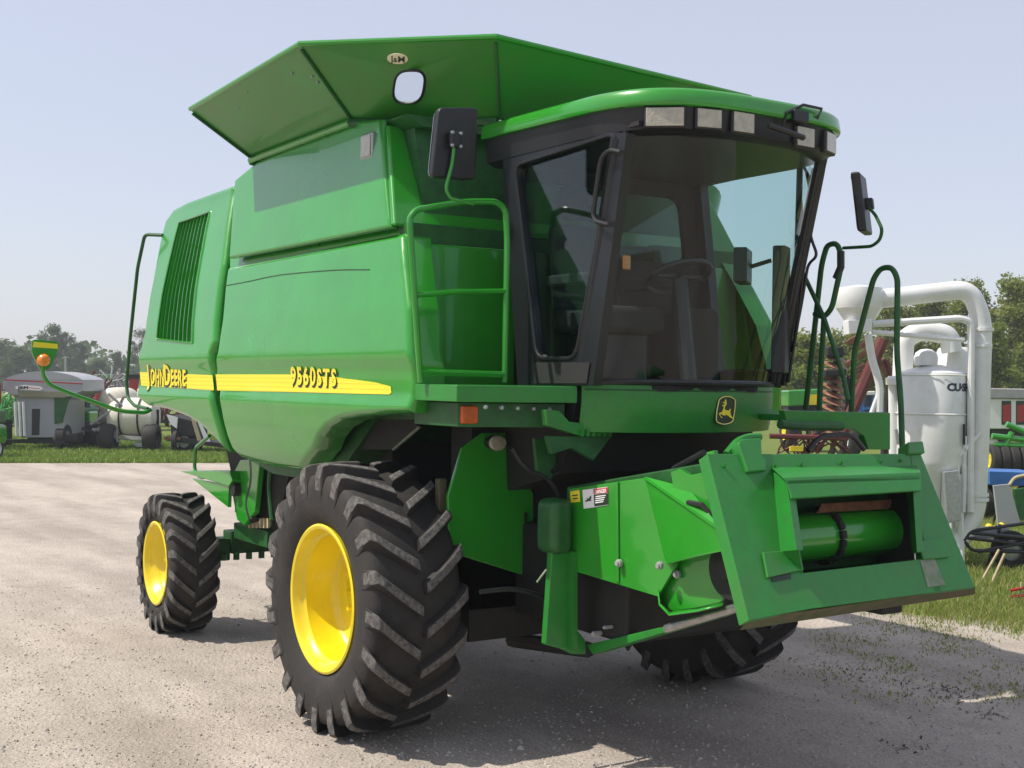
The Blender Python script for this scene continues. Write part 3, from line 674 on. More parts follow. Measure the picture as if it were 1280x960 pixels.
# cab underside
MB().hexa([(.4, -.72, 1.5), (1.2, -.72, 1.7), (1.2, .72, 1.7), (.4, .72, 1.5), (.4, -.76, 2.2), (1.42, -.76, 2.2), (1.42, .76, 2.2), (.4, .76, 2.2)]).build('cab_underside', M['dark'], H, smooth=0)
MB().box((.3, -.95, .8), (.55, .95, 2.1)).build('front_bulkhead', M['dark'], H, smooth=0)
# hydraulic lines and wiper parts on the left front pillar
for k, pl in enumerate(([(1003, 205), (1015, 228), (1012, 300), (1005, 330), (998, 400), (985, 478)], [(1008, 215), (1016, 255), (1011, 290), (1022, 320), (1010, 330), (1002, 380), (990, 440)], [(1000, 240), (1006, 300), (1000, 345), (992, 420)])):
    MB().tube(bend([at(*p, 'y', .80+.015*k) for p in pl], .08), .010, 6).build('washer_hose', M['black'], CB)
MB().tube([at(1000, 205, 'y', .8), at(996, 350, 'y', .8), at(980, 482, 'y', .8)], .02, 8).build('wiper_arm', M['frame_black'], CB)

# ================================================================== RIGHT PLATFORM, LADDER RAIL, MIRROR
PF = thing('side_platform', None, None); PF.parent = H
e0 = at(516, 480, 'y', -1.5); e1 = at(571, 480, 'y', -1.5); e2 = at(722, 486, 'y', -.80)
zt, zb = 2.222, 2.125
top = [(e0.x, e0.y), (e1.x, e1.y), (e2.x, e2.y), (.72, -.80), (.60, -1.45)]
MB().prism([(x, y, zb) for x, y in top], (0, 0, zt-zb)).build('platform_deck', M['green_flat'], PF, bevel=.006)
MB().prism([(x+(-.12 if i < 3 else 0), y+(.08 if y < -1 else 0), 1.98) for i, (x, y) in enumerate(top)], (0, 0, .14)).build('platform_box', M['green_dark'], PF, bevel=.006)
c = at(585, 518, 'x', 1.13); d1 = Vector((.06, .99, 0)).normalized(); n1 = Vector((.99, -.2, 0)).normalized()
tl = MB().obox(c+Vector((.03, 0, 0)), Vector((0, .072, 0)), Vector((.03, 0, 0)), Vector((0, 0, .052))).build('turn_light', M['orange'], PF, bevel=.01)
for k in range(5):
    p = at(607+k*20, 509+k*.6, 'x', 1.33-.0*k); MB().lathe([(.012, -.01), (.012, .01), (.0001, .016)], 'x', (p.x, p.y, p.z), 8).build('bolt_head', M['galv'], PF, smooth=0)
# folded step bracket at the cab corner
MB().prism([at(*p, 'x', 1.45) for p in [(682, 512), (700, 514), (712, 527), (765, 533), (764, 543), (722, 544), (684, 532)]], (-.05, 0, 0)).build('step_bracket', M['green_flat'], PF, bevel=.005)
MB().prism([at(*p, 'x', 1.42) for p in [(684, 545), (722, 545), (765, 545), (742, 576), (715, 560), (690, 568)]], (-.04, 0, 0)).build('step_hanger', M['green_dark'], PF, bevel=.005)
mb = MB()
for k in range(6):
    p = at(727+k*7, 541, 'x', 1.46); mb.box((p.x-.01, p.y-.008, p.z-.02), (p.x+.012, p.y+.008, p.z+.02))
mb.build('step_tooth', M['green_flat'], PF, smooth=0)
# rail
X = .92
rail = [at(*p, 'x', X) for p in [(526, 478), (523, 440), (513, 290), (512, 272), (520, 262), (580, 252), (620, 252), (632, 262), (634, 300), (631, 478)]]
LR = MB().tube(bend(rail, .07), .019, 10).build('ladder_rail', M['green'], PF)
MB().tube([at(*p, 'x', X) for p in [(519, 369), (570, 365), (632, 364)]], .016, 8).build('rail_rung', M['green'], LR)
MB().tube([at(*p, 'x', X) for p in [(524, 465), (631, 468)]], .018, 8).build('rail_rung', M['green'], LR)
# mirror housing on its arm
mr = thing('mirror', None, None); mr.parent = H
arm = [at(*p, 'x', 1.0) for p in [(568, 176), (566, 202), (557, 236), (563, 248), (592, 255)]]
MB().tube(bend(arm, .05), .011, 8).build('mirror_arm', M['green'], mr)
q = [at(*p, 'x', .975) for p in [(549, 134), (598, 134), (595, 225), (540, 221)]]
mh = MB().prism(rounded(q, .03, 4), (-.05, 0, 0)).build('mirror_housing', M['black'], mr, bevel=.012, smooth=40)
MB().prism(rounded([p+Vector((-.053, 0, 0)) for p in q], .05, 4), (-.003, 0, 0)).build('mirror_glass', M['mirror_glass'], mh, smooth=0)
c = at(568, 175, 'x', 1.0); MB().obox(c, (.025, 0, 0), (0, .035, 0), (0, 0, .045)).build('mirror_clamp', M['black'], mr, bevel=.01)
for dy, dz in ((-.028, -.038), (.028, -.038), (-.028, .038), (.028, .038)):
    MB().lathe([(.01, 0), (.01, .012), (.0001, .014)], 'x', (c.x+.02, c.y+dy, c.z+dz), 8).build('clamp_bolt', M['galv'], mr, smooth=0)

# ================================================================== LEFT PLATFORM, RAILS, MIRROR
LP = thing('left_platform', None, None); LP.parent = H
Y = 1.1
MB().prism([at(*p, 'x', 1.9) for p in [(980, 513), (1113, 516), (1113, 562), (1086, 562), (1080, 545), (1066, 536), (1040, 535), (985, 536)]], (-.05, 0, 0)).build('platform_front', M['green_flat'], LP, bevel=.005)
a0 = at(985, 516, 'x', 1.88); a1 = at(1112, 519, 'x', 1.88)
MB().box((.6, a0.y, a0.z-.05), (1.86, a1.y, a0.z-.012)).build('platform_deck', M['green_flat'], LP, bevel=.005)
MB().tube(bend([at(*p, 'x', 1.95) for p in [(975, 530), (1000, 533), (1052, 533)]], .1), .028, 10).build('conduit', M['green_dark'], LP)
MB().tube(bend([at(*p, 'x', 1.98) for p in [(1010, 563), (1025, 545), (1065, 543), (1080, 562)]], .1), .016, 8).build('hydraulic_hose', M['black'], LP)
r1 = [at(*p, 'y', 1.05) for p in [(1007, 512), (1014, 450), (1027, 330), (1034, 306), (1046, 304), (1051, 316), (1051, 335), (1040, 385), (1030, 397), (1018, 392)]]
R1 = MB().tube(bend(r1, .06), .018, 8).build('handrail', M['green_dark'], LP)
MB().tube([at(*p, 'y', 1.05) for p in [(1030, 397), (1027, 450), (1024, 512)]], .018, 8).build('rail_post', M['green_dark'], R1)
MB().tube([at(*p, 'y', 1.02) for p in [(1004, 342), (1030, 397), (1054, 470), (1060, 500)]], .015, 8).build('rail_brace', M['green_dark'], R1)
MB().tube([at(*p, 'y', 1.05) for p in [(1051, 314), (1051, 334), (1045, 348)]], .024, 8).build('hand_grip', M['black'], R1)
r2 = [at(*p, 'y', 1.15) for p in [(1064, 515), (1068, 440), (1092, 348), (1101, 335), (1115, 334), (1122, 348), (1121, 440), (1126, 500), (1128, 562)]]
MB().tube(bend(r2, .07), .018, 8).build('handrail', M['green_dark'], LP)
m2 = thing('mirror', None, None); m2.parent = H
arm = [at(*p, 'y', 1.2) for p in [(1054, 310), (1090, 308), (1100, 300), (1103, 287), (1094, 268), (1086, 260)]]
MB().tube(bend(arm, .06), .011, 8).build('mirror_arm', M['green_dark'], m2)
c = at(1077, 255, 'y', 1.2); nr = (RGT*.962-FWD*.272).normalized(); th = Vector((0, 0, 1)).cross(nr); zt_ = (UP*.985-RGT*.13-FWD*.0).normalized()
nr = (nr+FWD*-.16).normalized(); th = Vector((0, 0, 1)).cross(nr); mh2 = MB().obox(c, th*.13, nr*.030, zt_*.19).build('mirror_housing', M['black'], m2, bevel=.016, bseg=3)
MB().obox(c+nr*.045, th*.03, nr*.03, zt_*.035).build('mirror_clamp', M['black'], m2, bevel=.008)
MB().obox(c-nr*.0315, th*.11, nr*.001, zt_*.165).build('mirror_glass', M['mirror_glass'], mh2, smooth=0)
# unloading auger folded back along the far side
UA = MB().tube([(-.62, 1.7, 2.4), (-.62, 1.8, 3.3), (-.7, 2.02, 3.8), (-1.05, 2.1, 3.9), (-4.6, 2.2, 3.8)], .19, 20).build('unloading_auger', M['green'], H)
MB().tube([(-4.6, 2.2, 3.8), (-4.8, 2.21, 3.72), (-4.9, 2.21, 3.5)], .2, 16).build('auger_spout', M['black'], UA)

# ================================================================== BELOW THE CAB
MB().prism([at(*p, 'x', .62) for p in [(578, 560), (602, 541), (640, 541), (667, 618), (667, 712), (660, 721), (560, 690), (560, 620)]], (-.03, 0, 0)).build('front_shield_plate', M['green'], H, bevel=.008)
p = at(657, 652, 'x', .63); MB().box((p.x, p.y-.012, p.z-.06), (p.x+.004, p.y+.012, p.z+.06)).build('slot', M['decal_dark'], H, smooth=0)
c = at(620.5, 553.5, 'x', .68)
ol = MB().lathe([(.06, -.06), (.078, 0), (.074, .012), (.0001, .02)], 'x', (0, 0, 0), 28).build('field_lamp', M['black'], H); ol.location = c; ol.scale = (1, .88, .66)
MB().lathe([(.075, .017), (.06, .03), (.0001, .036)], 'x', (0, 0, 0), 28).build('lens', M['lens'], ol)
c = at(551, 622, 'x', .5); MB().obox(c, (.03, 0, 0), (0, .03, 0), (0, 0, .12)).build('valve_block', M['dirt'], H, bevel=.01)
c = at(693, 657, 'x', 1.3); MB().obox(c, (.1, 0, 0), (0, .075, 0), (0, 0, .16)).build('gearbox_cover', M['green_dark'], H, bevel=.05, bseg=4)
MB().prism([at(*p, 'x', 1.35) for p in [(690, 690), (712, 690), (722, 710), (720, 785), (732, 800), (733, 818), (716, 818), (704, 812), (682, 806)]], (-.05, 0, 0)).build('lift_strut', M['green_flat'], H, bevel=.008)
MB().prism([at(*p, 'x', 1.40) for p in [(716, 690), (722, 690), (722, 812), (716, 812)]], (-.05, 0, 0)).build('strut_flange', M['green_flat'], H, smooth=0)
b0 = [at(*p, 'y', -.62) for p in [(733, 806), (880, 771), (900, 770), (740, 818)]]
MB().prism(b0, (0, .10, 0)).build('lift_cylinder_arm', M['green_flat'], H, bevel=.006)
MB().tube([at(833, 786, 'y', -.72), at(930, 757, 'y', -.72)], .024, 12).build('lift_rod', M['steel'], H)
MB().tube([at(640, 800, 'y', -.3), at(735, 812, 'y', -.5)], .05, 8).build('cross_tube', M['dark'], H)
MB().box((.5, -.6, .75), (1.7, .6, 1.35)).build('feeder_drive', M['dark'], H, bevel=.03)
for (px, py, r) in ((746, 792, .015), (760, 784, .010), (700, 770, .02)):
    p = at(px, py, 'y', -.64); MB().lathe([(.0001, -.04), (r, -.03), (r, .03), (.0001, .04)], 'y', p, 10).build('pipe_fitting', M['brown_tin'], H)

for k, pl in enumerate(([(640, 560), (655, 585), (690, 600), (705, 640)], [(690, 590), (720, 575), (745, 590), (780, 585)], [(600, 740), (640, 735), (680, 745), (690, 770)], [(735, 760), (760, 748), (790, 760), (815, 745)], [(740, 730), (770, 742), (810, 755)])):
    MB().tube(bend([at(*p, 'x', 1.22-.03*k) for p in pl], .1), .014, 8).build('hydraulic_hose', M['black'], H)
MB().prism([at(*p, 'x', 1.18) for p in [(668, 548), (700, 548), (690, 600), (672, 590)]], (-.03, 0, 0)).build('hose_bracket', M['green_dark'], H, bevel=.005)
MB().tube([at(671, 728, 'x', 1.36), at(683, 712, 'x', 1.36)], .007, 6).build('linkage_rod', M['scuffed'], H)
# ================================================================== FEEDER HOUSE
FH = thing('feeder_house', None, None); FH.parent = H
# face plate plane
TL, TR = at(884, 567, 'x', 2.6), at(1151, 567, 'x', 2.6); BL, BR = at(936, 768, 'x', 3.0), at(1219, 728, 'x', 3.0)
pn = (TR-TL).cross(TL-BL).normalized()
if pn.x < 0: pn = -pn
po = (TL+TR+BL+BR)/4
def fp(px, py, l=0.0): return on_plane(px, py, po+pn*l, pn)
def fslab(name, pts, depth, m, parent, lift=0.0, **k):
    k.setdefault('bevel', .005)
    return MB().prism([fp(*p, lift) for p in pts], -pn*depth).build(name, m, parent, **k)
MB().hexa([(1.2, -.68, 1.1), (2.55, -.68, 1.25), (2.55, .66, 1.25), (1.2, .66, 1.1), (1.2, -.68, 1.62), (2.45, -.68, 1.84), (2.45, .66, 1.84), (1.2, .66, 1.62)]).build('feeder_body', M['green_dark'], FH, bevel=.01)
FR = fslab('face_frame', [(884, 567), (968, 567), (1004, 713), (1010, 762), (936, 776)], .075, M['green_flat'], FH)
fslab('face_side', [(1138, 567), (1151, 567), (1219, 734), (1168, 741), (1157, 690)], .075, M['green_flat'], FR)
fslab('face_top', [(968, 567), (1138, 567), (1141, 592), (973, 596)], .06, M['green_flat'], FR)
fslab('face_sill', [(1003, 716), (1163, 697), (1178, 739.5), (1008, 762)], .11, M['green_flat'], FR)
# hood round the opening
def hpt(px, py, l): return fp(px, py, l)
MB().hexa([hpt(966, 588, .0), hpt(1146, 586, .0), hpt(1150, 600, .14), hpt(985, 606, .14), hpt(964, 584, .0), hpt(1147, 582, .0), hpt(1151, 590, .14), hpt(978, 597, .14)]).build('hood_top', M['green_flat'], FR, smooth=0, bevel=.004)
MB().prism([hpt(983, 600, .14), hpt(1151, 593, .14), hpt(1152, 613, .14), hpt(990, 623, .14)], -pn*.02).build('hood_lip', M['green_flat'], FR, bevel=.004)
MB().hexa([hpt(966, 590, 0), hpt(983, 602, .14), hpt(996, 688, .10), hpt(975, 690, 0), hpt(972, 590, -.05), hpt(992, 602, .12), hpt(1004, 688, .08), hpt(985, 690, -.05)]).build('hood_cheek', M['green_flat'], FR, smooth=0, bevel=.003)
MB().prism([hpt(975, 690, .005), hpt(998, 686, .10), hpt(1003, 716, .005)], -pn*.02).build('hood_cheek', M['green_flat'], FR, smooth=0)
MB().hexa([hpt(1137, 592, .0), hpt(1151, 592, .13), hpt(1154, 690, .06), hpt(1148, 692, 0), hpt(1132, 592, -.05), hpt(1140, 592, .13), hpt(1146, 690, .06), hpt(1140, 692, -.05)]).build('hood_cheek', M['green_flat'], FR, smooth=0, bevel=.003)
# bolted plates and bolts on the face
for pts in ([(954, 690), (1000, 686), (1005, 712), (960, 722)], [(1146, 676), (1178, 673), (1188, 696), (1155, 699)]):
    fslab('wear_plate', pts, .016, M['green_flat'], FR, .018)
fslab('bare_patch', [(1150, 700), (1168, 698), (1182, 731), (1160, 734)], .003, M['scuffed'], FR, .0035, bevel=0, smooth=0)
fslab('latch_slot', [(964, 720), (988, 716), (989, 723), (966, 727)], .004, M['decal_dark'], FR, .005, bevel=0, smooth=0)
for (px, py) in ((967, 583), (1000, 581), (1050, 579), (1100, 577), (1125, 576), (904, 583), (1166, 683), (968, 703), (996, 697), (1000, 607), (1140, 596)):
    p = fp(px, py, .0); MB().obox(p+pn*.006, (0, .009, 0), pn*.008, Vector((0, 0, .009))).build('bolt_head', M['green_flat'], FR, bevel=.003)
MB().prism([fp(936, 774, -.0), fp(1219, 733, -.0), fp(1219, 742, -.10), fp(928, 786, -.10)], -pn*.02).build('mud_caked_sill', M['dirt'], FR, smooth=0)
MB().tube([fp(900, 575, -.06), fp(935, 690, -.06)], .006, 5).build('edge_weld', M['green_flat'], FR)
# latch ears
for (pts) in ([(923, 553), (928, 548), (952, 547), (953, 570), (958, 574), (958, 588), (935, 590), (930, 575)], [(1136, 552), (1154, 551), (1157, 566), (1136, 567)]):
    MB().prism([fp(*p, .02) for p in pts], -pn*.09).build('latch_ear', M['green_flat'], FR, bevel=.008)
MB().tube(bend([fp(*p, -.06) for p in [(908, 568), (922, 551), (935, 546), (950, 546)]], .04), .02, 8).build('lift_hook', M['green_flat'], FR)
# opening: inner walls, drum, chain
u_ = (TR-TL).normalized(); w_ = u_.cross(pn).normalized()
dl, dr_ = fp(993, 656)-pn*.22, fp(1141, 643)-pn*.22
MB().tube([dl, dr_], .132, 32).build('feeder_drum', M['green'], FR, smooth=40)
ud = (dr_-dl).normalized(); rg = dl.lerp(dr_, .46)
cm = MB()
for k in range(18):
    a_ = 2*PI*k/18; o1 = pn; o2 = ud.cross(pn)
    c = rg+(o1*math.cos(a_)+o2*math.sin(a_))*.142
    cm.obox(c, ud*.018, (o1*-math.sin(a_)+o2*math.cos(a_))*.022, (o1*math.cos(a_)+o2*math.sin(a_))*.014)
cm.build('feeder_chain', M['dark'], FR, bevel=.004)
oc = [fp(985, 600), fp(1146, 592), fp(1156, 712), fp(1000, 725)]
MB().prism([p-pn*.40 for p in oc], -pn*.02).build('throat_back', M['dark'], FR, smooth=0)
for k, nm in ((0, 'throat_roof'), (1, 'throat_side'), (2, 'throat_floor'), (3, 'throat_side')):
    a_, b_ = oc[k]-pn*.066, oc[(k+1) % 4]-pn*.066; ins_ = (sum(oc, Vector())/4-(oc[k]+oc[(k+1) % 4])/2).normalized()*.012
    MB().hexa([a_, b_, b_+ins_, a_+ins_, a_-pn*.33, b_-pn*.33, b_-pn*.33+ins_, a_-pn*.33+ins_]).build(nm, M['dark'], FR, smooth=0)
q_ = [fp(1040, 622)-pn*.08, fp(1128, 617)-pn*.08, fp(1126, 627)-pn*.08, fp(1036, 632)-pn*.08]
MB().prism(q_, -pn*.02).build('throat_strip', M['rust'], FR, smooth=0)
# right side plates
Ys = -.74
def fs(name, pts, m, y=Ys, t=.02, **k):
    k.setdefault('bevel', .004)
    return MB().prism([at(*p, 'y', y) for p in pts], (0, t, 0)).build(name, m, FH, **k)
SP = fs('side_plate', [(711, 611), (806, 597), (828, 650), (846, 705), (822, 746), (711, 712)], M['green'])
fs('side_plate_rib', [(768, 603), (772, 602), (773, 728), (769, 727)], M['green'], Ys-.012, .012)
shp = [at(*p, 'y', y) for p, y in (((806, 598), -.745), ((902, 664), -.86), ((902, 688), -.86), ((832, 706), -.79), ((824, 660), -.75))]
MB().prism(shp, (0, .014, 0)).build('belt_shield', M['green'], FH, bevel=.003)
fl = [at(806, 598, 'y', -.745), at(902, 664, 'y', -.86), at(902, 662, 'y', -.80), at(860, 612, 'y', -.745)]
MB().prism(fl, (0, 0, .01)).build('belt_shield_flange', M['green'], FH, smooth=0)
MB().tube([at(806, 598, 'y', -.75), at(902, 664, 'y', -.865)], .006, 6).build('flange_edge', M['green'], FH)
fs('lift_bracket', [(838, 590), (849, 586), (862, 594), (880, 590), (883, 565), (892, 563), (899, 600), (908, 640), (912, 676), (900, 664), (842, 614)], M['green'], -.76, .03)
# guard with a curled lower lip below the shield
gp = [(834, 703), (903, 687), (906, 752), (870, 760), (838, 764), (827, 752), (823, 735), (824, 715)]
MB().prism(rounded([at(*p, 'y', -.70) for p in gp], .05, 4), (0, .014, 0)).build('lower_guard', M['green'], FH, bevel=.003)
lo = [at(823, 733, 'y', -.70), at(826, 751, 'y', -.70), at(837, 764, 'y', -.70), at(872, 761, 'y', -.70), at(905, 753, 'y', -.70)]
li = [at(822, 735, 'y', -.74), at(824, 756, 'y', -.80), at(836, 769, 'y', -.84), at(872, 764, 'y', -.84), at(902, 757, 'y', -.82)]
MB().add(lo+li, [(i, i+1, 6+i, 5+i) for i in range(4)]).build('guard_lip', M['green'], FH, smooth=60, solid=.008)
up_ = [at(834, 703, 'y', -.70), at(868, 695, 'y', -.70), at(903, 687, 'y', -.70)]; uo = [at(834, 704, 'y', -.80), at(868, 695, 'y', -.83), at(903, 688, 'y', -.86)]
MB().add(up_+uo, [(0, 1, 4, 3), (1, 2, 5, 4)]).build('guard_lip', M['green'], FH, smooth=0, solid=.008)
c = at(915, 712, 'y', -.70)
MB().lathe([(.0001, -.05), (.05, -.05), (.06, -.02), (.15, -.02), (.16, 0), (.15, .05), (.0001, .05)], 'y', c, 24).build('drive_pulley', M['dark'], FH)
for (px, py, yy) in ((773, 704, -.765), (824, 707, -.80), (846, 718, -.72), (893, 617, -.80), (897, 633, -.80), (913, 714, -.77)):
    p = at(px, py, 'y', yy); MB().lathe([(.0001, -.016), (.013, -.016), (.015, -.006), (.022, -.004), (.022, .012), (.0001, .012)], 'y', p, 12).build('bolt', M['brown_tin'], FH, smooth=0)
MB().tube([at(843, 586, 'y', -.6), at(880, 566, 'y', -.62)], .02, 8).build('hydraulic_hose', M['black'], FH)
MB().tube([at(860, 628, 'y', -.80), at(878, 631, 'y', -.82), at(890, 645, 'y', -.8)], .014, 6).build('grease_line', M['dark'], FH)
# safety decals
def fdec(name, pts, m, d=.003, parent=SP): return MB().prism([at(*p, 'y', Ys-d) for p in pts], (0, .0015, 0)).build(name, m, parent, smooth=0)
yd = fdec('yellow_decal', [(712.5, 614.5), (724, 612.5), (725, 627), (713.5, 628.5)], M['decal_yellow'])
fdec('printed_lines', [(715, 619), (722, 618), (722, 619.4), (715, 620.4)], M['decal_dark'], .006, yd); fdec('printed_lines', [(716, 623), (722, 622), (722, 623.4), (716, 624.4)], M['decal_dark'], .006, yd)
wd = fdec('warning_decal', [(728, 612.5), (759.5, 608.5), (760.5, 631.5), (729.5, 636)], M['white_decal'])
fdec('red_header', [(741.5, 611.5), (759, 609.2), (759.5, 616), (742, 618)], M['red_decal'], .006, wd)
fdec('black_text_field', [(742.2, 618.8), (759.6, 616.6), (760.1, 630.6), (743, 633)], M['decal_dark'], .006, wd)
for k in range(4): fdec('printed_lines', [(744, 620.2+k*2.6), (757-k, 618.6+k*2.6), (757-k, 619.8+k*2.6), (744, 621.4+k*2.6)], M['white_decal'], .009, wd)
fdec('pictogram', [(731, 626), (734, 625), (733, 622), (735.5, 624), (738, 619.5), (739, 622), (737.5, 625), (739.5, 625.5), (731.5, 627.2)], M['decal_dark'], .006, wd)
a_ = at(743.6, 617.2, 'y', Ys-.009); b_ = at(757.8, 615.4, 'y', Ys-.009); h_ = at(743.6, 612.4, 'y', Ys-.009).z-a_.z
V, F, W = text_run([('DANGER', 1)], .08, .02); tp = max(v[1] for v in V)
MB().add([(a_.x+(b_.x-a_.x)*p[0]/W, a_.y, a_.z+(b_.z-a_.z)*p[0]/W+p[1]/tp*h_) for p in V], F).build('lettering', M['white_decal'], wd, smooth=0, recalc=False)
# support stand under the plate
MB().box((2.5, .35, 1.0), (2.72, .52, 1.12)).box((2.35, -.1, 1.08), (2.5, .45, 1.12)).build('skid_block', M['dark'], FH, bevel=.01)
# wheel arch brackets
MB().tube([at(436, 556, 'y', -1.15), at(455, 529, 'y', -1.15)], .012, 6).build('arch_brace', M['green_dark'], H)
MB().prism([at(*p, 'y', -1.18) for p in [(440, 528), (512, 522), (524, 534), (492, 562), (438, 562)]], (0, .03, 0)).build('arch_liner', M['dark'], H)
MB().tube([at(524, 534, 'y', -1.2), at(492, 562, 'y', -1.2)], .010, 6).build('arch_brace', M['scuffed'], H)
# ================================================================== BACKGROUND THINGS
class Spot:   # a thing standing on the ground where the photo shows its foot; local x = across the view, y = away, z = up
    def __init__(s, name, label, cat, px, py, group=None, turn=0.0, depth=None):
        g = at(px, py, 'z', 0) if depth is None else depth_pt(px, 480, depth); g.z = 0
        s.o = thing(name, label, cat, g, math.atan2(RGT.y, RGT.x)+turn, group); s.g = g; s.D = (g-CAM).dot(FWD)
        s.k = FPX/s.D; s.turn = turn
        s.bx = (g-CAM).dot(RGT)
    def x(s, px, py=480):
        d = ray(px, py); return d.dot(RGT)*s.D-s.bx
    def z(s, py, px=None):
        d = ray(px if px is not None else 640, py); return CAM.z+d.z*s.D
    def p(s, px, py, y=0.0):
        d = ray(px, py); D = s.D+y; return Vector((d.dot(RGT)*D-s.bx, y, CAM.z+d.z*D))
def wheel(parent, c, R, w, axis='x', hub='white', name='wheel', hubr=.5):
    t = MB().lathe([(R*.55, -w/2), (R*.9, -w/2), (R, -w*.35), (R, w*.35), (R*.9, w/2), (R*.55, w/2)], axis, c, 20, closed=True).build(name, M['rubber'], parent, smooth=40)
    MB().lathe([(.0001, -w*.2), (R*hubr*.4, -w*.34), (R*hubr, -w*.2), (R*.56, -w*.45), (R*.56, w*.45), (R*hubr, w*.2), (R*hubr*.4, w*.34), (.0001, w*.2)], axis, c, 16).build('rim', M[hub], t, smooth=40)
    return t

# ---- grey seed cart far left
S = Spot('grain_cart', 'light grey hopper cart with a domed cover parked on the grass behind the flasher arm', 'grain cart', 50, 561)
o = S.o; P = S.p
def slab(S, name, pts, m, y0, y1, parent=None, **k):
    return MB().prism([S.p(a, b, y0) for a, b in pts], (0, y1-y0, 0)).build(name, M[m] if isinstance(m, str) else m, parent or S.o, **k)
slab(S, 'hopper_body', [(14, 493), (92, 493), (80, 500), (80, 547), (26, 547), (22, 500)], 'grey_paint', -.9, 1.0, bevel=.02)
ub = slab(S, 'upper_tub', [(4, 475), (103, 475), (103, 489), (86, 496), (14, 494), (4, 487)], 'grey_paint', -1.0, 1.1, bevel=.02)
slab(S, 'domed_cover', [(4, 475)]+[(4+99*k/16, 475-11*math.sin(PI*k/16)**.7) for k in range(1, 16)]+[(103, 475)], 'grey_paint', -1.0, 1.1, smooth=40)
slab(S, 'red_line', [(5, 474), (103, 479), (103, 480.5), (5, 475.5)], 'red', -1.012, -1.004, smooth=0)
slab(S, 'lower_skirt', [(22, 488), (83, 490), (82, 497), (24, 496)], mat('khaki_paint', (.22, .21, .14), .6), -1.012, -1.002, smooth=0)
bd = slab(S, 'name_badge', [(19, 483), (30, 481), (50, 483), (54, 485.5), (50, 488), (20, 486.5)], 'white_decal', -1.02, -1.014, smooth=0)
V, F, W = text_run([('J&M', 1)], .06, .03)
MB().add([S.p(22+13*p_[0]/W, 486-3.6*p_[1]/.72, -1.03) for p_ in V], F).build('lettering', M['decal_dark'], bd, smooth=0, recalc=False)
slab(S, 'printed_line', [(36, 484.2), (50, 485.2), (50, 486), (36, 485.2)], 'red_decal', -1.03, -1.026, bd, smooth=0)
slab(S, 'sight_window', [(40, 511), (50, 511), (49, 544), (39.5, 544)], 'black', -.912, -.902, smooth=0)
for k, px in enumerate((19, 24, 29)): MB().tube([S.p(px, 502, -.95), S.p(px+2, 545, -.95)], .05, 8).build('ladder_bar', M['white'], o)
slab(S, 'front_panel', [(68, 496), (83, 480), (93, 480), (93, 492), (86, 500), (78, 528), (68, 530)], 'green_dark', -.95, -.91)
fr = slab(S, 'frame', [(8, 549), (96, 549), (96, 554), (8, 554)], 'dark', -.9, -.7, bevel=.01); slab(S, 'hitch', [(66, 551), (80, 552), (76, 556), (73, 566), (69, 566), (68, 556)], 'grey_trim', -1.1, -1.02)
MB().box((S.x(6), -.75, .1), (S.x(10), .4, .9)).build('wheel_guard', M['grey_trim'], o)
slab(S, 'fender', [(80, 543), (97, 541), (97, 552), (80, 552)], 'grey_trim', -.95, -.4, bevel=.03)
for px in (9, 89): wheel(o, (S.x(px), -.62, .40), .40, .30, 'x')
S1 = S
# ---- tractor hidden behind the cart
S = Spot('tractor', 'dark tractor with a tall rear tyre half hidden behind the grey cart', 'tractor', 95, 557)
o = S.o; wheel(o, (S.x(92), 0, 1.05), 1.05, .5, 'x', 'green'); wheel(o, (S.x(52), 0, 1.05), 1.05, .5, 'x', 'green')
slab(S, 'tractor_body', [(60, 500), (100, 507), (104, 512), (104, 545), (60, 545)], 'green_dark', .1, 1.6, bevel=.04); slab(S, 'bonnet', [(98, 513), (112, 515), (112, 538), (98, 540)], 'green', .3, 1.2, bevel=.05)
# ---- green implement on the far left edge
for k, (px, py, lb) in enumerate(((-2, 574, 'pale green planter box cut by the left edge of the photo'),)):
    S = Spot('planter', lb, 'planter', px, py); slab(S, 'seed_box', [(-32, 530), (-2, 532), (-1, 548), (-4, 556), (-32, 556)], 'green', 0, .6, bevel=.06)
    slab(S, 'top_hopper', [(-30, 513), (-3, 513), (-2, 529), (-30, 529)], 'green_dark', .1, .7, bevel=.05); wheel(S.o, (S.x(-6), .2, .28), .28, .15)
    slab(S, 'stand', [(-18, 556), (-14, 556), (-14, 572), (-18, 572)], 'dark', .2, .3)
S = Spot('combine_header', 'dark red machine standing at the left edge behind the grey cart', 'farm machine', -4, 566, None)
slab(S, 'side_sheet', [(-46, 475), (-10, 478), (-9, 505), (-46, 512)], 'red', .3, 1.0, bevel=.04); slab(S, 'white_stripe', [(-40, 480), (-11, 482), (-11, 485), (-40, 484)], 'white_decal', .285, .295, smooth=0)
slab(S, 'undercarriage', [(-40, 512), (-14, 508), (-14, 545), (-40, 545)], 'dark', .4, 1.0); wheel(S.o, (S.x(-26), .7, .5), .5, .35)
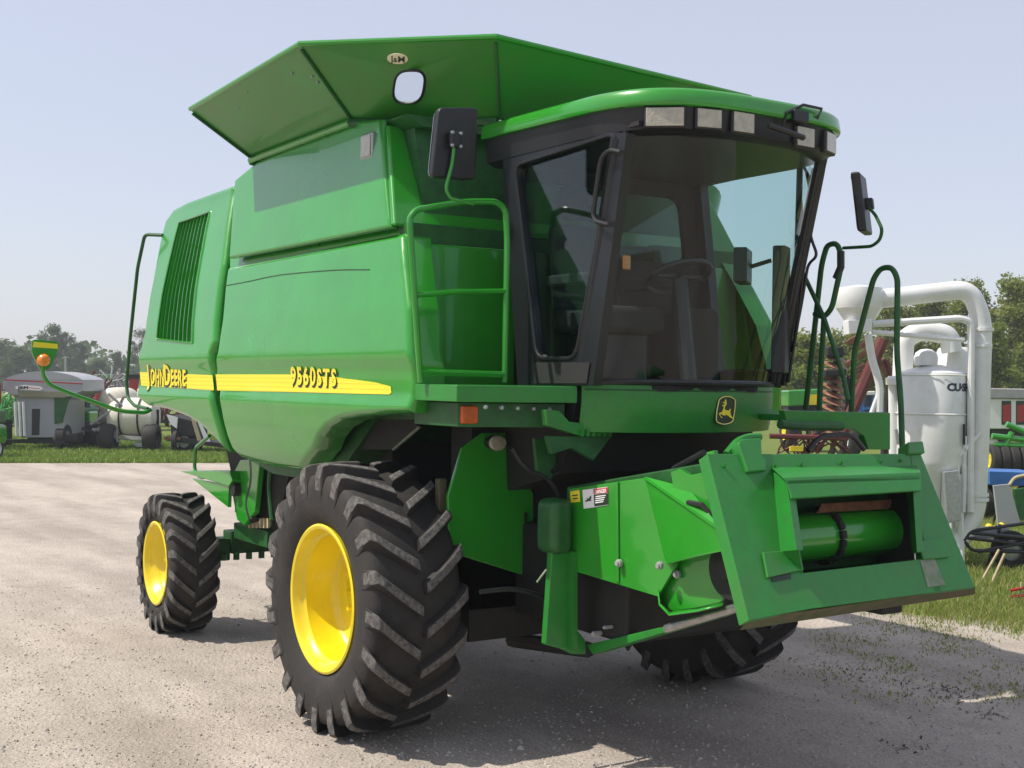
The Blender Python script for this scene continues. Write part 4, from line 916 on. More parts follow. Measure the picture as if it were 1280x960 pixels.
# ---- nurse-tank trailer
S = Spot('nurse_tank', 'cream round tank on a spoked steel trailer beside the grain cart', 'tank trailer', 165, 563, None)
o = S.o
R = (S.z(493)-S.z(532))/2
tk = MB().lathe([(.0001, -1.0), (R*.75, -.95), (R*.97, -.75), (R, -.3), (R, .3), (R*.97, .75), (R*.75, .95), (.0001, 1.0)], 'y', (S.x(130), 1.6, (S.z(491)+S.z(531))/2), 28).build('rear_tank', M['poly'], o, smooth=60)
sm = MB().lathe([(.0001, -.85), (.42, -.8), (.56, -.6), (.6, -.2), (.6, .3), (.56, .6), (.0001, .7)], 'x', (S.x(170), .1, (S.z(511)+S.z(545))/2), 24).build('front_tank', M['poly'], o, smooth=60); sm.scale = (1, 1, 1)
for px in (155, 178): MB().lathe([(.612, -.025), (.63, -.025), (.63, .025), (.612, .025)], 'x', (S.x(px), .1, (S.z(511)+S.z(545))/2), 24, closed=True).build('tank_strap', M['dark'], o)
MB().box((S.x(161), .8, S.z(505)), (S.x(176), 1.6, S.z(492))).build('top_tank', M['poly'], o, bevel=.08)
slab(S, 'saddle', [(150, 544), (192, 547), (188, 550), (164, 550)], 'poly', -.4, .6, bevel=.02)
for a_, b_ in (((107, 535), (140, 545)), ((140, 545), (200, 552)), ((118, 530), (155, 505)), ((122, 538), (165, 520)), ((143, 530), (152, 552)), ((156, 512), (150, 545)), ((140, 492), (160, 510)), ((150, 540), (120, 536))):
    MB().tube([P_ for P_ in (S.p(*a_)+Vector((0, -.35, 0)), S.p(*b_)+Vector((0, -.35, 0)))], .045, 6).build('frame_bar', M['brown_tin'] if a_[0] != 107 else M['dark'], o)
MB().tube([S.p(197, 512), S.p(197, 552)], .05, 6).build('frame_bar', M['dark'], o)
for px, y in ((141, -.3), (194, -.3)): wheel(o, (S.x(px), y, .42), .42, .42, 'x', 'dark')
for px, y in ((110, 2.2), (118, 1.5)): wheel(o, (S.p(px, 550, y).x, y, .40), .40, .34, 'x', 'dirt')
slab(S, 'valve_bank', [(165, 553), (186, 554), (184, 559), (170, 559)], 'galv', -.35, -.2, bevel=.02)
# ---- utility trailer partly behind the combine
S = Spot('utility_trailer', 'small dark trailer with white wheels half hidden by the rear of the combine', 'trailer', 228, 566, None)
o = S.o
slab(S, 'load_bed', [(212, 519), (245, 527), (247, 545), (214, 544)], 'dark', -.1, 1.2, bevel=.02); slab(S, 'tarpaulin', [(208, 518), (222, 522), (221, 536), (213, 530)], 'white', -.16, -.11)
slab(S, 'stake', [(239, 524), (243, 524), (252, 552), (247, 552)], 'wood', -.2, -.1); slab(S, 'stake', [(247, 527), (250, 528), (262, 552), (256, 552)], 'white', -.2, -.1)
slab(S, 'deck_rail', [(208, 545), (290, 556), (290, 561), (208, 551)], 'dark', -.2, .8); slab(S, 'skid', [(205, 546), (225, 547), (225, 550), (205, 550)], 'rust', -.35, -.25)
for px in (222, 230): wheel(o, (S.x(px), -.1+(px-222)*.03, .34), .34, .14, 'y' if px == 230 else 'x', 'white')
wheel(o, (S.x(243), .5, .34), .34, .2, 'x', 'white')
# ---- red and green implements in the far row (left)
rng = random.Random(3)
def tangle(name, label, cat, px0, px1, py0, py1, base, m, depth, n, group=None):
    S = Spot(name, label, cat, (px0+px1)/2, base, group, 0, depth); mb = MB()
    for _ in range(n):
        a_ = S.p(rng.uniform(px0, px1), rng.uniform(py0, py1), rng.uniform(-1, 1)); b_ = a_+Vector((rng.uniform(-.5, .5), rng.uniform(-.3, .3), rng.uniform(-.8, .8)))
        mb.tube([a_, (a_+b_)/2+Vector((rng.uniform(-.15, .15), 0, rng.uniform(-.1, .2))), b_], .05, 5)
    mb.build('tine_bank', M[m], S.o)
    MB().tube([S.p(px0, (py0+py1)/2), S.p(px1, (py0+py1)/2)], .12, 6).build('tool_bar', M['maroon'], S.o)
    for q_ in (px0+3, px1-3): MB().tube([S.p(q_, (py0+py1)/2), Vector((S.p(q_, 480).x, 0, 0))], .1, 6).build('stand_leg', M['dark'], S.o)
    return S
S = tangle('field_cultivator', 'rust brown cultivator with many upright tines behind the cream tanks', 'cultivator', 128, 163, 472, 500, 545, 'brown_tin', 62, 90)
S = tangle('disc_harrow', 'maroon harrow folded up between the grey cart and the cream tanks', 'harrow', 104, 128, 474, 500, 545, 'maroon', 58, 50)
slab(S, 'side_frame', [(106, 492), (127, 490), (127, 506), (106, 506)], 'red', .2, .6, bevel=.03)
S = Spot('seed_drill', 'green drill hopper rising above the red implements', 'seed drill', 126, 0, None, 0, 66)
slab(S, 'hopper', [(117, 468), (137, 468), (139, 478), (119, 480)], 'green', 0, 1.5, bevel=.05); slab(S, 'frame', [(122, 480), (134, 480), (134, 520), (122, 520)], 'dark', .3, 1); wheel(S.o, (S.x(124), .3, .5), .5, .3); wheel(S.o, (S.x(134), .3, .5), .5, .3)
S = Spot('gravity_wagon', 'red wagon seen through the rear handrail of the combine', 'wagon', 168, 0, None, 0, 55)
slab(S, 'wagon_box', [(160, 473), (192, 473), (186, 494), (164, 494)], 'red', 0, 2, bevel=.03); slab(S, 'wagon_roof', [(159, 468), (193, 468), (193, 473), (159, 473)], 'grey_trim', -.05, 2.05)
for q_ in (164, 186): wheel(S.o, (S.x(q_), .4, .5), .5, .3)
slab(S, 'axle_frame', [(164, 494), (187, 494), (187, 505), (164, 505)], 'dark', .2, 1.6)
for (px0, px1, py0, py1, m_, dep, lb) in ((2, 24, 500, 520, 'green', 58, 'green implement showing between the grey cart legs and the left edge'), (186, 232, 496, 520, 'maroon', 60, 'maroon implement row right of the cream tank behind the rear bodywork'), (232, 290, 505, 530, 'brown_tin', 62, 'grey tined implement behind the small dark trailer'), (60, 104, 500, 525, 'green', 64, 'green tined implement in the gap right of the grey cart'), (118, 152, 500, 530, 'maroon', 66, 'maroon implement low between the grey cart and the tank trailer wheels'), (-40, 4, 498, 525, 'brown_tin', 64, 'grey tined implement behind the green planter box')):
    S = tangle('farm_implement', lb, 'implement', px0, px1, py0, py1, 545, m_, dep, 70)
    slab(S, 'frame_box', [(px0, py1-2), (px1, py1-2), (px1, py1+9), (px0, py1+9)], 'dark', .2, 1.0)
S = Spot('utility_pole', 'thin grey pole standing before the far trees on the left', 'pole', 82, 0, None, 0, 95)
MB().tube([Vector((0, 0, 0)), S.p(82, 445)], .07, 8).build('pole_shaft', M['galv'], S.o); MB().tube([S.p(78, 447), S.p(86, 447)], .03, 6).build('cross_arm', M['galv'], S.o)
S = Spot('red_tractor', 'red tractor bonnet in the row behind the nurse tanks', 'tractor', 152, 0, None, 0, 48)
slab(S, 'bonnet', [(118, 489), (134, 489), (136, 506), (118, 508)], 'red', 0, 1.2, bevel=.06); wheel(S.o, (S.x(121), .2, .6), .6, .4, 'x', 'red'); wheel(S.o, (S.x(134), .2, .6), .6, .4, 'x', 'red')

# ---- white vacuum conveyor on the right
S = Spot('grain_vacuum', 'tall white grain vacuum with a round tank and a looping white pipe', 'grain vacuum', 1172, 706)
o = S.o
cx = S.x(1166); R = (S.x(1209)-S.x(1122))/2*1.0
z_ = lambda py: S.z(py, 1166)
MB().lathe([(.0001, z_(580)+.0-.45), (R*.35, z_(665)), (R*.97, z_(580)), (R, z_(575)), (R, z_(470)), (R*.96, z_(466)), (R*.25, z_(456)), (.0001, z_(456))], 'z', (cx, 0, 0), 40).build('collector_tank', M['white'], o, smooth=40)
MB().lathe([(R+.012, z_(517)-.012), (R+.02, z_(517)), (R+.012, z_(517)+.012)], 'z', (cx, 0, 0), 40, closed=True).build('tank_band', M['white'], o)
MB().lathe([(R+.012, z_(469)-.01), (R+.018, z_(469)), (R+.012, z_(469)+.01)], 'z', (cx, 0, 0), 40, closed=True).build('tank_band', M['white'], o)
cx2 = S.x(1157)
MB().lathe([(.14, z_(457)), (.15, z_(447)), (.13, z_(441)), (.07, z_(437)), (.0001, z_(436))], 'z', (cx2, 0, 0), 24).build('relief_dome', M['white'], o, smooth=50)
for k, a_ in enumerate((.5, 2.2, 3.9, 5.4)): MB().tube([(cx+R*.9*math.cos(a_), R*.9*math.sin(a_), z_(590)), (cx+R*math.cos(a_), R*math.sin(a_), 0)], .04, 8).build('leg', M['white'], o)
# second vessel behind and its hood pipe
MB().lathe([(.30, 0.4), (.30, z_(440)), (.26, z_(432)), (.0001, z_(430))], 'z', (S.p(1198, 480, .85).x, .85, 0), 28).build('rear_vessel', M['white'], o, smooth=50)
MB().tube(bend([S.p(*q_, .5) for q_ in [(1190, 440), (1186, 418), (1150, 413), (1130, 424), (1126, 520)]], .25, 8), .13, 18).build('hood_pipe', M['white'], o, smooth=50)
# main loop pipe
mp = bend([S.p(*q_, -.25) for q_ in [(1098, 374), (1212, 361), (1228, 400), (1224, 560), (1220, 645), (1190, 690)]], .34, 12)
pr = .120
MB().tube(mp, pr, 24).build('main_pipe', M['white'], o, smooth=50)
for (px, py) in ((1228, 412), (1226, 432), (1222, 618), (1222, 624)):
    c = S.p(px, py, -.25); MB().lathe([(pr+.002, -.02), (pr+.016, -.02), (pr+.016, .02), (pr+.002, .02)], 'z', c, 24, closed=True).build('pipe_clamp', M['white'], o, smooth=40)
# cyclone head
c = S.p(1074, 384, -.25)
rh = .285
MB().lathe([(rh*.95, S.z(388, 1074)), (rh, S.z(386, 1074)), (rh, S.z(366, 1074)), (rh*.97, S.z(362, 1074)), (.03, S.z(358, 1074)), (.0001, S.z(358, 1074))], 'z', (c.x, c.y, 0), 28).build('cyclone_head', M['white'], o, smooth=40)
MB().lathe([(rh*1.0, S.z(387, 1074)), (rh*.45, S.z(410, 1078)), (.0001, S.z(410, 1078))], 'z', (c.x, c.y, 0), 28).build('cyclone_cone', M['white'], o, smooth=40)
slab(S, 'outlet_box', [(1060, 400), (1091, 398), (1090, 414), (1061, 418)], 'white', -.45, -.2, bevel=.01)
for pts, r in (([(1090, 405), (1200, 398), (1213, 402), (1214, 425), (1213, 640)], .045), ([(1090, 415), (1205, 425)], .032), ([(1206, 545), (1204, 640)], .03), ([(1085, 418), (1090, 450), (1100, 480), (1099, 515)], .05), ([(1099, 490), (1088, 520)], .03), ([(1227, 540), (1178, 592)], .03), ([(1198, 560), (1196, 600)], .03)):
    MB().tube(bend([S.p(*q_, -.35) for q_ in pts], .12), r, 10).build('brace_pipe', M['white'], o)
MB().tube([S.p(1116, 470, .1), S.p(1117, 570, .1)], .06, 12).build('side_pipe', M['white'], o)
MB().lathe([(.0001, -.04), (.075, -.03), (.08, .05), (.04, .08), (.0001, .08)], 'z', S.p(1115, 478, .05), 16).build('pipe_elbow', M['white'], o)
slab(S, 'hose_hook', [(1119, 537), (1122, 536), (1126, 555), (1122, 556)], 'galv', -.7, -.66); slab(S, 'blower_box', [(1180, 590), (1198, 588), (1202, 650), (1184, 655)], 'galv', -.5, -.2, bevel=.01)
MB().tube([S.p(1205, 530, -.4), S.p(1205, 556, -.4)], .016, 6).build('crank_grip', M['black'], o)
# lettering on the collector tank
V, F, W = text_run([('CU·SH', 1)], .05, .05)
a0 = math.radians(5); a1 = math.radians(53)
vs = []
for p_ in V:
    a_ = a0+(a1-a0)*p_[0]/W; zz = z_(488)+p_[1]/.72*(z_(479)-z_(488)); vs.append((cx+(R+.004)*math.sin(a_), -(R+.004)*math.cos(a_), zz))
MB().add(vs, F).build('lettering', M['navy'], o, smooth=0, recalc=False)
# ---- folded harrow with rust discs, beam
S = Spot('disc_gang', 'folded gang of rusty discs standing behind the green handrails', 'disc harrow', 1045, 0, None, 0, 30)
mb = MB()
for k in range(11):
    py = 448+k*9; c = S.p(1044-k*.4, py); n_ = Vector((.25, -.3, 1)).normalized(); u1 = n_.orthogonal().normalized(); u2 = n_.cross(u1)
    ringp = [c+(u1*math.cos(2*PI*j/20)+u2*math.sin(2*PI*j/20))*.30 for j in range(20)]
    mb.add(ringp+[c+n_*.07, c-n_*.01], [(j, (j+1) % 20, 20) for j in range(20)]+[((j+1) % 20, j, 21) for j in range(20)])
mb.build('disc', M['rust_disc'], S.o, smooth=40)
MB().tube([S.p(1045, 436), Vector((S.x(1041), 0, 0))], .06, 8).build('gang_shaft', M['dark'], S.o)
MB().obox(S.p(1042, 440, -.1), (.2, 0, 0), (0, .2, 0), (0, 0, .13)).build('gang_bearing', M['dark'], S.o, bevel=.05); MB().obox(S.p(1042, 466, -.25), (.26, 0, .02), (0, .2, 0), (0, 0, .09)).build('gang_bearing', M['dark'], S.o, bevel=.05)
S = Spot('tillage_frame', 'maroon tillage frame with a slanted beam behind the white pipe brace', 'tillage frame', 1085, 0, None, 0, 33)
MB().tube([S.p(1052, 545), S.p(1080, 480), S.p(1104, 424)], .16, 8).build('main_beam', M['maroon'], S.o)
mb = MB()
for k in range(9): 
    c = S.p(1102+k*2.6, 452+k*4.5, .2); mb.obox(c, (.12, 0, .05), (0, .1, 0), (-.02, 0, .05))
mb.build('clod_breaker', M['rust_disc'], S.o, bevel=.02)
mb = MB()
for k in range(8): c = S.p(1072+rng.uniform(-8, 10), 425+k*9, .1); mb.obox(c, (.16, 0, .1), (0, .06, 0), (-.03, 0, .06))
mb.build('rolling_basket', M['rust'], S.o, bevel=.02)
MB().tube([S.p(1108, 450), S.p(1124, 500)], .07, 6).build('side_bar', M['maroon'], S.o); MB().tube([S.p(1060, 470, .5), Vector((S.x(1060), .5, 0))], .1, 6).build('leg', M['dark'], S.o); MB().tube([S.p(1112, 480, .5), Vector((S.x(1112), .5, 0))], .1, 6).build('leg', M['dark'], S.o)
# ---- blue tractor, green machine, small ground wheel
S = Spot('blue_tractor', 'blue tractor with a white cab roof seen between the handrails and the white tank', 'tractor', 1090, 0, None, 0, 42)
slab(S, 'cab_roof', [(1072, 489), (1094, 489), (1096, 494), (1070, 494)], 'white', -.3, .9, bevel=.03); slab(S, 'cab_post', [(1073, 494), (1080, 494), (1080, 515), (1074, 515)], 'blue', -.2, .8); slab(S, 'cab_post', [(1090, 494), (1094, 494), (1094, 515), (1090, 515)], 'blue', -.2, .8)
slab(S, 'bonnet', [(1064, 514), (1120, 514), (1120, 545), (1064, 545)], 'blue', -.2, .9, bevel=.05); slab(S, 'bar', [(1080, 509), (1122, 508), (1122, 512), (1080, 512)], 'blue', -.3, -.2)
for q_ in (1068, 1116): wheel(S.o, (S.x(q_), .2, .6), .6, .4, 'x', 'white')
S = Spot('green_tractor', 'green tractor hood with a yellow panel behind the first handrail', 'tractor', 1010, 0, None, 0, 45)
slab(S, 'bonnet', [(985, 488), (1028, 486), (1030, 506), (985, 508)], 'green', 0, 1.2, bevel=.05); slab(S, 'yellow_panel', [(1008, 493), (1024, 493), (1024, 506), (1010, 506)], 'yellow', -.02, -.01, smooth=0)
for q_ in (990, 1024): wheel(S.o, (S.x(q_), .4, .75), .75, .4, 'x', 'yellow')
slab(S, 'chassis', [(985, 507), (1028, 506), (1028, 530), (985, 530)], 'dark', .2, 1)
S = Spot('hay_rake', 'red rake with grey tyres seen between the fascia and the feeder plate', 'rake', 985, 0, None, 0, 24)
for q_, c_ in ((974, 'galv'), (1012, 'maroon')): wheel(S.o, (S.x(q_), 0, .42), .42, .3, 'x', c_)
for k in range(22):
    a_ = S.p(rng.uniform(965, 1060), rng.uniform(540, 552), .2); MB().tube([a_, a_+Vector((rng.uniform(-.25, .25), .1, -.15)), a_+Vector((rng.uniform(-.4, .4), .2, -.4))], .018, 5).build('tine', M['maroon'], S.o)
MB().tube([S.p(962, 545, .2), S.p(1060, 548, .2)], .05, 6).build('tool_bar', M['maroon'], S.o); slab(S, 'yellow_guard', [(988, 558), (1004, 558), (1004, 564), (988, 564)], 'yellow', -.1, 0)
# ---- right edge machines
S = Spot('box_trailer', 'white trailer with red seats showing in its windows at the right edge', 'trailer', 1275, 0, None, 0, 42)
tb = slab(S, 'trailer_wall', [(1236, 498), (1330, 500), (1330, 536), (1236, 536)], 'white', 0, 2.4, bevel=.03); slab(S, 'trailer_roof', [(1234, 485), (1332, 487), (1332, 499), (1234, 498)], 'brown_tin', -.1, 2.5, bevel=.04)
for q_ in (1252, 1270, 1290, 1310):
    w_o = slab(S, 'window', [(q_, 501), (q_+12, 501), (q_+12, 531), (q_, 531)], 'decal_dark', -.012, -.004, tb, smooth=0); slab(S, 'red_seat', [(q_+1, 507), (q_+11, 505), (q_+11, 526), (q_+2, 528)], 'red', -.022, -.014, tb, smooth=0)
for q_ in (1246, 1310): wheel(S.o, (S.x(q_), .5, .45), .45, .3, 'y')
slab(S, 'underframe', [(1240, 536), (1325, 536), (1325, 548), (1240, 548)], 'dark', .3, 2.0)
S = Spot('green_harrow', 'green harrow with black ground wheels at the right edge behind the blue wagon', 'harrow', 1270, 0, None, 0, 30)
for a_, b_ in (((1240, 545), (1300, 552)), ((1258, 530), (1300, 548)), ((1243, 556), (1310, 558)), ((1265, 540), (1255, 560)), ((1285, 538), (1278, 562))): MB().tube([S.p(*a_), S.p(*b_)], .07, 8).build('frame_bar', M['green'], S.o)
for k, q_ in enumerate((1244, 1256, 1268, 1281, 1294)): wheel(S.o, (S.x(q_), .1, .62 if k else .62), .36, .2, 'x', 'yellow'); 
for q_ in (1250, 1290): MB().tube([S.p(q_, 556), Vector((S.x(q_), .3, 0))], .05, 6).build('leg', M['dark'], S.o)
S = Spot('blue_wagon', 'low blue wagon bed beside the white pipe at the right edge', 'wagon', 1270, 0, None, 0, 22)
slab(S, 'wagon_bed', [(1237, 589), (1300, 591), (1300, 608), (1237, 606)], 'blue', 0, .9, bevel=.01); MB().tube(bend([S.p(*q_, -.03) for q_ in [(1262, 606), (1268, 597), (1290, 592), (1300, 592)]], .1), .03, 8).build('wooden_rail', M['wood'], S.o)
for q_ in (1245, 1296): wheel(S.o, (S.x(q_), .4, .3), .30, .2)
slab(S, 'green_side', [(1268, 612), (1310, 606), (1310, 650), (1272, 650)], 'green_dark', -.4, -.3)
S = Spot('tin_panel', 'tapered grey sheet panel leaning at the right edge below the blue wagon', 'panel', 1255, 660)
slab(S, 'panel_sheet', [(1242, 607), (1262, 605), (1276, 655), (1248, 660)], 'grey_paint', 0, .05, bevel=.004); MB().tube([S.p(1255, 610, .05), Vector((S.x(1258), .5, 0))], .02, 6).build('prop_leg', M['dark'], S.o)
for k, (px, py, r) in enumerate(((1240, 636, .06), (1248, 640, .055), (1236, 652, .06), (1252, 650, .055), (1243, 655, .06))):
    S = Spot('yellow_float', 'yellow ball lying in the grass between the white pipe and the grey panel', 'ball', px, py+10, 'yellow balls by the grey panel')
    MB().lathe([(.0001, 0), (r*.8, .01), (r, r*.8), (r*.75, r*1.4), (.0001, r*1.7)], 'z', (0, 0, 0), 14).build('float_shell', M['yellow'], S.o, smooth=60)
S = Spot('rack_trailer', 'black tubular frame cart with a single wheel at the right edge', 'cart', 1250, 712)
o = S.o
for pts in ([(1205, 676), (1213, 664), (1290, 653)], [(1213, 666), (1290, 673)], [(1206, 677), (1215, 688), (1290, 690)], [(1222, 690), (1290, 676)], [(1206, 672), (1290, 682)]):
    MB().tube(bend([S.p(*q_) for q_ in pts], .05), .022, 8).build('frame_tube', M['frame_black'], o)
wheel(o, (S.x(1270), .1, .24), .24, .12, 'y', 'galv'); MB().tube([S.p(1250, 655, .2), S.p(1246, 690, .2)], .02, 6).build('frame_tube', M['frame_black'], o)
slab(S, 'grey_tray', [(1218, 662), (1262, 660), (1260, 672), (1216, 674)], 'grey_paint', .25, .5); MB().tube([S.p(1240, 690, .1), Vector((S.x(1240), .1, 0))], .02, 6).build('frame_tube', M['frame_black'], o)
for k, pts in enumerate(([(1249, 687), (1226, 726)], [(1256, 692), (1238, 730)])):
    S = Spot('wooden_stake', ('pale wooden stake leaning at the black cart, the one nearer the white pipe', 'pale wooden stake leaning at the black cart, the one nearer its wheel')[k], 'stake', pts[1][0], pts[1][1], 'stakes leaning at the black cart')
    tp_ = S.p(*pts[0], .05); MB().tube([Vector((0, 0, -.02)), tp_], .018, 6).build('stake_shaft', M['wood'], S.o)
S = Spot('red_jack', 'small red tool lying in the grass at the right edge below the black cart', 'tool', 1276, 752)
for pts in ([(1263, 738), (1300, 731)], [(1264, 746), (1300, 742)]): MB().tube([S.p(*q_) for q_ in pts], .016, 8).build('red_bar', M['red'], S.o)
MB().tube([S.p(1277, 728), S.p(1276, 753)], .014, 6).build('wooden_handle', M['wood'], S.o)

# ================================================================== TREES
def crown_mesh(name, m, R, Hc, n, leaf, seed, squash=1.0):
    r = random.Random(seed); cl = []
    for i in range(max(10, int(n/170))):   # leafy clumps spread through an uneven crown volume
        a = r.uniform(0, 2*PI); h = r.random(); rad = R*math.sin(PI*min(.97, .10+.82*h))**.6*r.uniform(.35, 1.0)*(1.05-.35*h)
        cl.append((Vector((rad*math.cos(a), rad*math.sin(a)*squash, Hc*h)), R*r.uniform(.16, .36)))
    vs, fs = [], []
    for i in range(n):
        c, cr = cl[i % len(cl)]
        d = Vector((r.gauss(0, 1), r.gauss(0, 1), r.gauss(0, .75))); d = d.normalized()*cr*r.uniform(.35, 1.05)
        p = c+d; u = Vector((r.gauss(0, 1), r.gauss(0, 1), r.gauss(0, .6))).normalized(); w = u.cross(d+Vector((r.gauss(0, .2), r.gauss(0, .2), r.gauss(0, .2)))).normalized()
        s = leaf*r.uniform(.6, 1.3); k = len(vs)
        vs += [p-u*s, p+w*s*.55, p+u*s, p-w*s*.55]; fs.append((k, k+1, k+2, k+3))
    me = bpy.data.meshes.new(name); me.from_pydata(vs, [], fs); me.materials.append(m); return me, cl
def make_tree(label, group, loc, R, Hc, trunk_h, m, n, leaf, seed, name='leafy_tree'):
    t = thing(name, label, 'tree', loc, random.Random(seed).uniform(0, 6), group)
    me, cl = crown_mesh('crown', m, R, Hc, n, leaf, seed); o = bpy.data.objects.new('crown', me); C.objects.link(o); o.parent = t; o.location = (0, 0, trunk_h)
    mb = MB(); tr = R*.06
    mb.tube([(0, 0, -.1), (tr*.3, 0, trunk_h*.5), (0, tr*.4, trunk_h), (0, 0, trunk_h+Hc*.75)], [tr*1.3, tr, tr*.8, tr*.2], 8)
    for c, cr in cl[:14]:
        q = c+Vector((0, 0, trunk_h)); b = Vector((0, 0, trunk_h+max(0, c.z*.45-.2))); mb.tube([b, b.lerp(q, .5)+Vector((0, 0, .15*R*.3)), q], [tr*.45, tr*.3, tr*.12], 5)
    mb.build('trunk', M['bark'], t); return t
def ground_at(px, D): p = depth_pt(px, 490, D); p.z = 0; return p
def z_at(px, py, D): return depth_pt(px, py, D).z
tl = [  # px centre, px half width, py top, distance, label
    (-8, 34, 428, 178, 'spreading tree whose crown is cut by the left edge'), (24, 26, 436, 165, 'low rounded tree just left of the tall one over the grain cart'),
    (66, 30, 409, 180, 'tallest tree on the left, standing behind the green marker plate'), (96, 20, 430, 175, 'bushy tree right of the tallest one behind the pole'),
    (122, 18, 452, 165, 'low bushy tree above the green drill hopper'), (146, 15, 441, 170, 'small round tree just left of the rear handrail'), (176, 20, 415, 176, 'tree rising behind the rear handrail of the combine')]
for k, (px, hw, py, D, lb) in enumerate(tl):
    top = z_at(px, py, D); R = hw/FPX*D
    make_tree(lb, 'trees in the far row on the left', ground_at(px, D), R, top*.80, top*.2, M['leaf_far'], 11000, R*.045, 20+k)
tr_ = [(1000, 42, 428, 60, 'leaf_bright', 'bright bushy tree directly right of the windscreen pillar'), (1058, 40, 420, 66, 'leaf_mid', 'tree behind the rusty discs and the cyclone head'),
       (1118, 34, 388, 70, 'leaf_mid', 'tree under the level white pipe, left of its bend'), (1160, 36, 372, 72, 'leaf_mid', 'tree behind the white hood pipe of the vacuum'),
       (1212, 34, 362, 68, 'leaf_mid', 'tree crossed by the upright white pipe'), (1262, 40, 356, 64, 'leaf_mid', 'tree with the highest crown at the right edge'),
       (1318, 42, 362, 66, 'leaf_mid', 'tree cut off by the right edge of the photo'), (1238, 30, 410, 58, 'leaf_bright', 'lower yellowish tree between the white pipe and the right edge'), (1085, 26, 440, 56, 'leaf_bright', 'low shrubby tree behind the white brace pipe')]
for k, (px, hw, py, D, ml, lb) in enumerate(tr_):
    top = z_at(px, py, D)*1.03; R = hw*1.25/FPX*D
    make_tree(lb, 'trees in the row on the right', ground_at(px, D), R, top*.86, top*.14, M[ml], 17000, R*.052, 50+k)
# far-off woodland all round the yard (also what the paint and glass reflect)
def woodland():
    r = random.Random(5); vs, fs = [], []
    for i in range(52000):
        a = r.uniform(0, 2*PI); D = r.uniform(195, 235)
        top = 7.0+2.5*math.sin(a*9)+1.8*math.sin(a*23+1)+1.2*math.sin(a*61)
        top += 13*max(0, math.sin((a-math.radians(178))/math.radians(66)*PI))*(1+.3*math.sin(a*31)) if math.radians(178) < a < math.radians(244) else 0
        d = Vector((math.cos(a), math.sin(a), 0)); h = top*r.random()**1.1; p = d*D+Vector((0, 0, h))
        u = Vector((r.gauss(0, 1), r.gauss(0, 1), r.gauss(0, .6))).normalized(); w = u.cross(Vector((r.gauss(0, 1), r.gauss(0, 1), r.gauss(0, 1)))).normalized(); s = r.uniform(.7, 1.5)*(1.0-.45*h/top); k = len(vs)
        vs += [p-u*s, p+w*s*.7, p+u*s, p-w*s*.7]; fs.append((k, k+1, k+2, k+3))
    me = bpy.data.meshes.new('distant_woodland'); me.from_pydata(vs, [], fs); me.materials.append(M['leaf_far'])
    o = bpy.data.objects.new('distant_woodland', me); C.objects.link(o); tag(o, 'low belt of distant woodland along the horizon', 'woodland', None, 'stuff')
woodland()

# ================================================================== GROUND
def gravel_mat():
    m = bpy.data.materials.new('pale_gravel'); m.use_nodes = True; nt = m.node_tree; b = nt.nodes['Principled BSDF']; L = nt.links.new
    b.inputs['Roughness'].default_value = .9; b.inputs['Specular IOR Level'].default_value = .2
    tc = nt.nodes.new('ShaderNodeTexCoord')
    def noise(s, d=4, r=.6):
        n = nt.nodes.new('ShaderNodeTexNoise'); n.inputs['Scale'].default_value = s; n.inputs['Detail'].default_value = d; n.inputs['Roughness'].default_value = r; L(tc.outputs['Object'], n.inputs['Vector']); return n
    def ramp(src, p0, c0, p1, c1):
        r = nt.nodes.new('ShaderNodeValToRGB'); r.color_ramp.elements[0].position = p0; r.color_ramp.elements[0].color = (*c0, 1); r.color_ramp.elements[1].position = p1; r.color_ramp.elements[1].color = (*c1, 1); L(src, r.inputs['Fac']); return r
    def mix(mode, a, c, f=1.0):
        x = nt.nodes.new('ShaderNodeMixRGB'); x.blend_type = mode; x.inputs[0].default_value = f; L(a, x.inputs[1]); L(c, x.inputs[2]); return x.outputs[0]
    base = ramp(noise(.45, 5).outputs['Fac'], .35, (.515, .455, .395), .68, (.625, .56, .49)).outputs[0]
    mid = ramp(noise(3.2, 6, .7).outputs['Fac'], .3, (.78, .78, .78), .6, (1, 1, 1)).outputs[0]
    c = mix('MULTIPLY', base, mid, .8)
    fine = ramp(noise(55, 3, .8).outputs['Fac'], .33, (.68, .665, .65), .62, (1.05, 1.05, 1.05)).outputs[0]
    c = mix('MULTIPLY', c, fine, .8)
    v = nt.nodes.new('ShaderNodeTexVoronoi'); v.inputs['Scale'].default_value = 38; L(tc.outputs['Object'], v.inputs['Vector'])
    vr = ramp(v.outputs['Distance'], .05, (1.1, 1.09, 1.08), .5, (.78, .77, .76)).outputs[0]
    c = mix('MULTIPLY', c, vr, .7)
    # faint wheel tracks and damp streaks
    mp = nt.nodes.new('ShaderNodeMapping'); mp.inputs['Rotation'].default_value = (0, 0, 1.2); mp.inputs['Scale'].default_value = (.25, 1.6, 1); L(tc.outputs['Object'], mp.inputs['Vector'])
    n5 = nt.nodes.new('ShaderNodeTexNoise'); n5.inputs['Scale'].default_value = .8; n5.inputs['Detail'].default_value = 5; L(mp.outputs[0], n5.inputs['Vector'])
    c = mix('MULTIPLY', c, ramp(n5.outputs['Fac'], .36, (.74, .73, .72), .6, (1, 1, 1)).outputs[0], .9)
    L(c, b.inputs['Base Color'])
    bp = nt.nodes.new('ShaderNodeBump'); bp.inputs['Strength'].default_value = .55; bp.inputs['Distance'].default_value = .02
    ad = nt.nodes.new('ShaderNodeMath'); ad.operation = 'ADD'; L(noise(70, 4, .8).outputs['Fac'], ad.inputs[0]); L(v.outputs['Distance'], ad.inputs[1])
    L(ad.outputs[0], bp.inputs['Height']); L(bp.outputs['Normal'], b.inputs['Normal']); return m
